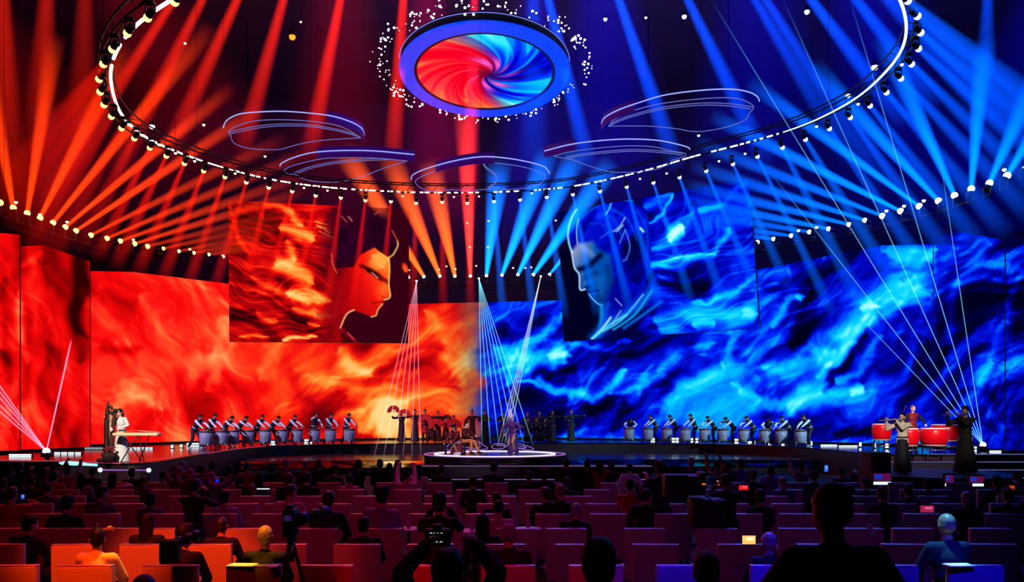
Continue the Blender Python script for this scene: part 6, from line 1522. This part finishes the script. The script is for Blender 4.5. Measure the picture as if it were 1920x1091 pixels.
bm = bmesh.new(); bx(bm, (0, -.005, .01), (.28, .01, .02)); bx(bm, (0, .19, .14), (.26, .006, .02)); obj('lit_edge', bm, glow('laptop edge', (190, 220, 255), 1.6), lap_, smooth=False)
# camera held overhead near the bottom edge
hc = thing('stills_camera', 'black stills camera held up, tiny white readings on its rear screen', 'camera', at(820, 1006, 4.95))
bm = bmesh.new(); bx(bm, (0, 0, 0), (.15, .07, .1), bev=.012); bx(bm, (0, 0, .06), (.06, .06, .035), bev=.01); obj('body', bm, casing, hc)
bm = bmesh.new(); cyl(bm, (0, .03, 0), (0, .16, 0), .04, .045, 16); obj('lens', bm, casing, hc)
bm = bmesh.new(); bx(bm, (0, -.037, 0), (.11, .004, .075)); obj('screen', bm, mat('dark screen', (3, 3, 5), .2), hc, smooth=False)
bm = bmesh.new()
for x, z, w_ in ((-.035, .028, .016), (-.015, .028, .006), (.006, .028, .006), (.03, .028, .01), (-.038, .005, .004), (-.034, -.022, .008), (-.02, -.026, .02), (0, -.026, .012), (.026, -.026, .016), (-.02, .01, .003)): bx(bm, (x, -.0395, z), (w_, .001, .004))
tag(obj('readings', bm, glow('camera readings', (235, 235, 235), 1.1), hc, smooth=False), kind='stuff')
def tripod(t, top, spread, m):
    for i in range(3):
        a = 2*PI*i/3+.4; bm = bmesh.new(); cyl(bm, (0, 0, top), (spread*math.cos(a), spread*math.sin(a), .02), .02, .014, 8); ball(bm, (spread*math.cos(a), spread*math.sin(a), .025), .025, 8, 5); obj('tripod_leg', bm, m, t)
    bm = bmesh.new(); cyl(bm, (0, 0, top-.25), (0, 0, top+.02), .035, n=10); obj('tripod_column', bm, m, t)
def long_lens(t, p, d, L, r, cols, rest):
    d = V(d).normalized(); p = V(p); n = len(cols)
    bm = bmesh.new(); cyl(bm, p-d*.03, p+d*L*.98, r*.9, r*.96, 18); obj('lens', bm, rest, t)
    for i, c in enumerate(cols):
        a = p+d*L*(i+.15)/n; bm = bmesh.new(); cyl(bm, a, a+d*L*.6/n, r*(1+.06*i), n=18); obj('lens_ring', bm, c, t)
blu = mat('blue shiny lens barrel', (40, 60, 220), .25, .3); vc = at(545, 975, 7.6)
t = thing('video_camera', 'black video camera with a big blue lens on a tripod, left of centre', 'camera', (vc.x, vc.y, 0))
bm = bmesh.new(); bx(bm, (0, 0, vc.z-.02), (.11, .2, .26), bev=.015); bx(bm, (0, -.03, vc.z+.13), (.06, .14, .05), bev=.01); obj('body', bm, casing, t)
long_lens(t, (.05, .1, vc.z-.01), (.55, .6, .12), .34, .062, [blu, mat('lens black', (14, 14, 18), .3), blu], casing)
bm = bmesh.new(); bx(bm, (-.0, -.105, vc.z+.03), (.07, .006, .05)); obj('screen', bm, mat('camera panel', (20, 16, 40), .3, emit=(60, 40, 110), es=.4), t, smooth=False)
bm = bmesh.new(); cyl(bm, (.04, -.05, vc.z-.2), (.1, -.4, vc.z-.3), .012, n=8); obj('pan_handle', bm, casing, t)
tripod(t, vc.z-.14, .38, casing)
ph = at(338, 1022, 8.3)
t = thing('stills_camera', 'black stills camera with a blue long lens, held by the photographer', 'camera', ph)
bm = bmesh.new(); bx(bm, (-.1, 0, -.06), (.2, .12, .24), bev=.02); obj('body', bm, casing, t)
long_lens(t, (-.06, .03, .02), (.8, .35, .25), .26, .055, [blu, mat('lens violet', (60, 40, 110), .3, .2), blu], casing)
bc = at(1310, 912, 11.6)
t = thing('broadcast_camera', 'large broadcast camera with a dark hood on a heavy tripod, right of centre', 'camera', (bc.x, bc.y, 0))
z = bc.z
bm = bmesh.new(); bx(bm, (-.05, .1, z+.02), (.24, .55, .28), bev=.02); bx(bm, (.02, -.1, z+.19), (.1, .3, .06), bev=.015); obj('body', bm, casing, t)
bm = bmesh.new(); bx(bm, (-.32, .1, z+.0), (.34, .3, .34), bev=.02); obj('hood', bm, casing, t)
bm = bmesh.new(); cyl(bm, (-.05, .35, z), (-.05, .75, z), .1, .12, 18); obj('lens', bm, casing, t)
bm = bmesh.new(); tube(bm, [(.1, -.1, z+.22), (.25, -.15, z+.16), (.28, -.2, z-.02)], .012, 6); tube(bm, [(.05, -.2, z-.1), (.15, -.3, z-.2), (.3, -.35, z-.18)], .014, 6); obj('handle', bm, mat('grey metal', (120, 120, 140), .35, .6), t)
bm = bmesh.new(); bx(bm, (.16, -.16, z+.1), (.12, .03, .1), bev=.008); obj('viewfinder', bm, mat('viewfinder', (30, 60, 150), .3), t)
bm = bmesh.new(); bx(bm, (.03, -.19, z+.05), (.05, .01, .02)); obj('tally_light', bm, glow('tally', (255, 120, 40), .9), t, smooth=False)
bm = bmesh.new(); bx(bm, (.12, 0, z-.38), (.5, .4, .42), bev=.05); obj('pan_head', bm, casing, t)
for x, y in ((-.02, -.1), (.3, -.1), (.14, .2)):
    bm = bmesh.new(); cyl(bm, (x, y, z-.5), (x*1.5-.02, y*2.2, .02), .05, .035, 10); obj('tripod_leg', bm, casing, t)
# small tables with bottles
def table(label, px, py, Y):
    p = at(px, py, Y); t = thing('side_table', label, 'table', (p.x, p.y, 0), group='side tables between the seats')
    bm = bmesh.new(); lathe(bm, [(.2, p.z-.03), (.21, p.z-.015), (.2, p.z)], n=20); obj('tabletop', bm, mat('pale table top', (225, 200, 205), .4), t)
    bm = bmesh.new(); cyl(bm, (0, 0, 0), (0, 0, p.z-.03), .025, n=10); lathe(bm, [(.17, 0), (.16, .02), (.03, .03)], n=16); obj('stand', bm, dark_leg, t)
    return V((p.x, p.y, p.z))
glass = mat('clear water bottle', (190, 150, 190), .15, .0, spec=.8)
def bottle(label, p):
    t = thing('water_bottle', label, 'bottle', p, group='water bottles on the side tables')
    bm = bmesh.new(); lathe(bm, [(.03, 0), (.033, .02), (.033, .13), (.015, .17), (.013, .185)], n=12); obj('bottle_body', bm, glass, t)
    bm = bmesh.new(); cyl(bm, (0, 0, .183), (0, 0, .205), .016, n=10); obj('screw_cap', bm, WHT, t)
a = table('small pale side table with two bottles, left of the long-haired woman', 873, 994, 12.2); bottle('left water bottle on the table beside the long-haired woman', a+V((-.08, .03, 0))); bottle('right water bottle on the table beside the long-haired woman', a+V((.1, .0, 0)))
a = table('small pale side table right of the pink-shirted man', 990, 990, 12.3); bottle('water bottle on the table right of the pink-shirted man', a+V((0, 0, 0)))
a = table('small pale side table right of the big-haired man', 766, 990, 12.2); bottle('water bottle right of the big-haired man', a)
# ------------------------------------------------------------------ lamps over the hall, the seats and the stage
def lamp_light(name, kind, loc, aim, col, W, size=.5, angle=None, blend=.6):
    l = bpy.data.lights.new(name, kind); o = bpy.data.objects.new(name, l); C.objects.link(o)
    l.color = lin(col); l.energy = W
    o.location = loc
    o.rotation_mode = 'QUATERNION'; o.rotation_quaternion = (V(aim)-V(loc)).to_track_quat('-Z', 'Y')
    if kind == 'SPOT': l.spot_size = angle; l.spot_blend = blend; l.shadow_soft_size = size
    elif kind == 'AREA': l.shape = 'DISK'; l.size = size
    else: l.shadow_soft_size = size
    return o
# washes added to tint ceiling and back wall like glowing haze
lamp_light('added red ceiling wash', 'SPOT', (-17, 30, 14), (-16, 55, 26), (255, 4, 10), 450, .5, 2.4)
lamp_light('added violet ceiling wash', 'SPOT', (-1, 34, 14), (-2, 56, 24), (60, 0, 120), 160, .5, 1.6)
lamp_light('added blue ceiling wash', 'SPOT', (17, 30, 14), (14, 55, 26), (0, 2, 255), 4200, .5, 2.4)
# house lamps behind the camera and high over the seats
lamp_light('orange pin lamp over the second row', 'SPOT', (-4.6, 1.5, 15), (-4.5, 9.9, .85), (255, 62, 2), 19000, .15, .2, .5)
lamp_light('orange pin lamp over the golden head', 'SPOT', (-2.4, 1.5, 15), (-2.6, 9.9, .85), (255, 40, 2), 3000, .15, .1, .6)
lamp_light('red house lamp', 'SPOT', (-7, -5, 16), (-5.5, 13, 0), (255, 0, 6), 900, .4, .75, .9)
lamp_light('magenta house lamp', 'SPOT', (1, -5, 16), (0, 14, 0), (255, 0, 70), 300, .4, .6, .9)
lamp_light('red pin lamp over the nearest row', 'SPOT', (-1, 0, 13), (-1.05, 8.5, .8), (255, 0, 14), 3000, .15, .13, .7)
lamp_light('pink pin lamp over the nearest row', 'SPOT', (.3, 0, 13), (.35, 8.5, .8), (255, 0, 90), 1500, .15, .13, .8)
lamp_light('blue pin lamp over the nearest row', 'SPOT', (1.9, 0, 13), (1.9, 8.5, .8), (20, 0, 255), 6000, .15, .13, .7)
lamp_light('second blue pin lamp over the nearest row', 'SPOT', (3.4, 0, 13), (3.3, 8.5, .8), (4, 0, 255), 8000, .15, .13, .7)
lamp_light('third blue pin lamp over the nearest row', 'SPOT', (5, 0, 13), (5, 8.5, .8), (4, 0, 255), 8000, .15, .14, .7)
lamp_light('violet house lamp', 'SPOT', (8, -5, 17), (7, 14, 0), (60, 0, 170), 420, .4, .8, .9)
# back light from the stage side over the seats
lamp_light('pink back light', 'SPOT', (-7, 27, 24), (-5, 13, .8), (255, 60, 90), 5500, .3, .6, .8)
lamp_light('violet back light', 'SPOT', (0, 27, 24), (0, 13, .8), (235, 70, 225), 5000, .3, .6, .8)
lamp_light('blue back light', 'SPOT', (9, 27, 24), (7, 13, .8), (90, 70, 255), 7500, .3, .6, .8)
lamp_light('golden pin spot on the cropped head', 'SPOT', (-3.6, 7.2, 12), (-2.74, 8.85, 1.25), (255, 150, 20), 9000, .1, .065, .6)
lamp_light('golden pin spot on the hair ornament', 'SPOT', (-3.4, 9.6, 12), (-4.32, 8.8, 1.1), (255, 190, 50), 7000, .1, .05, .6)
lamp_light('cyan pin spot on the bald head', 'SPOT', (3.4, 10.5, 12), (4.75, 8.85, 1.3), (70, 225, 255), 7000, .1, .06, .6)
lamp_light('blue pin spot on the bald head beside the tablet', 'SPOT', (3, 10.5, 12), (2.8, 8.85, 1.2), (30, 60, 255), 5000, .1, .06, .6)
lamp_light('yellow pin spot on the papers', 'SPOT', (-3.0, 9.6, 12), (-2.88, 8.55, 1.0), (255, 200, 40), 9000, .1, .04, .6)
lamp_light('white pin spot on the papers', 'SPOT', (4.4, 10, 12), (4.75, 8.55, 1.0), (200, 240, 255), 6000, .1, .03, .6)
# front light on the players
lamp_light('cool front spot on the red side drummers', 'SPOT', (-20, 22, 13), (-11, 41, 1.8), (200, 205, 255), 19000, .3, .5, .5)
lamp_light('cool front spot on the blue side drummers', 'SPOT', (21, 24, 13), (11, 42, 1.8), (175, 235, 255), 22000, .3, .5, .5)
lamp_light('warm spot on the zither player', 'SPOT', (-9, 8, 13), (-12.7, 25.8, 2), (255, 240, 215), 24000, .3, .2, .4)
lamp_light('spot on the flute woman', 'SPOT', (6, 4, 10), (10.7, 21.8, 2.2), (255, 240, 230), 10000, .3, .08, .4)
lamp_light('spot on the flute man', 'SPOT', (9, 5, 12), (12.3, 21.6, 2.4), (255, 235, 225), 5000, .3, .1, .4)
lamp_light('spot on the red drums', 'SPOT', (12, 12, 13), (15.4, 31, 1.8), (255, 225, 225), 26000, .3, .2, .4)
lamp_light('spot on the round platform', 'SPOT', (-1, 10, 16), (-1.2, 31, 1.2), (235, 205, 240), 22000, .3, .22, .5)
lamp_light('dim spot on the dancers', 'SPOT', (-4, 22, 14), (-3.6, 44.5, 2), (255, 170, 165), 5000, .3, .28, .5)
lamp_light('dim spot on the robed men', 'SPOT', (4, 22, 14), (2, 44.5, 2), (190, 190, 255), 6000, .3, .2, .5)
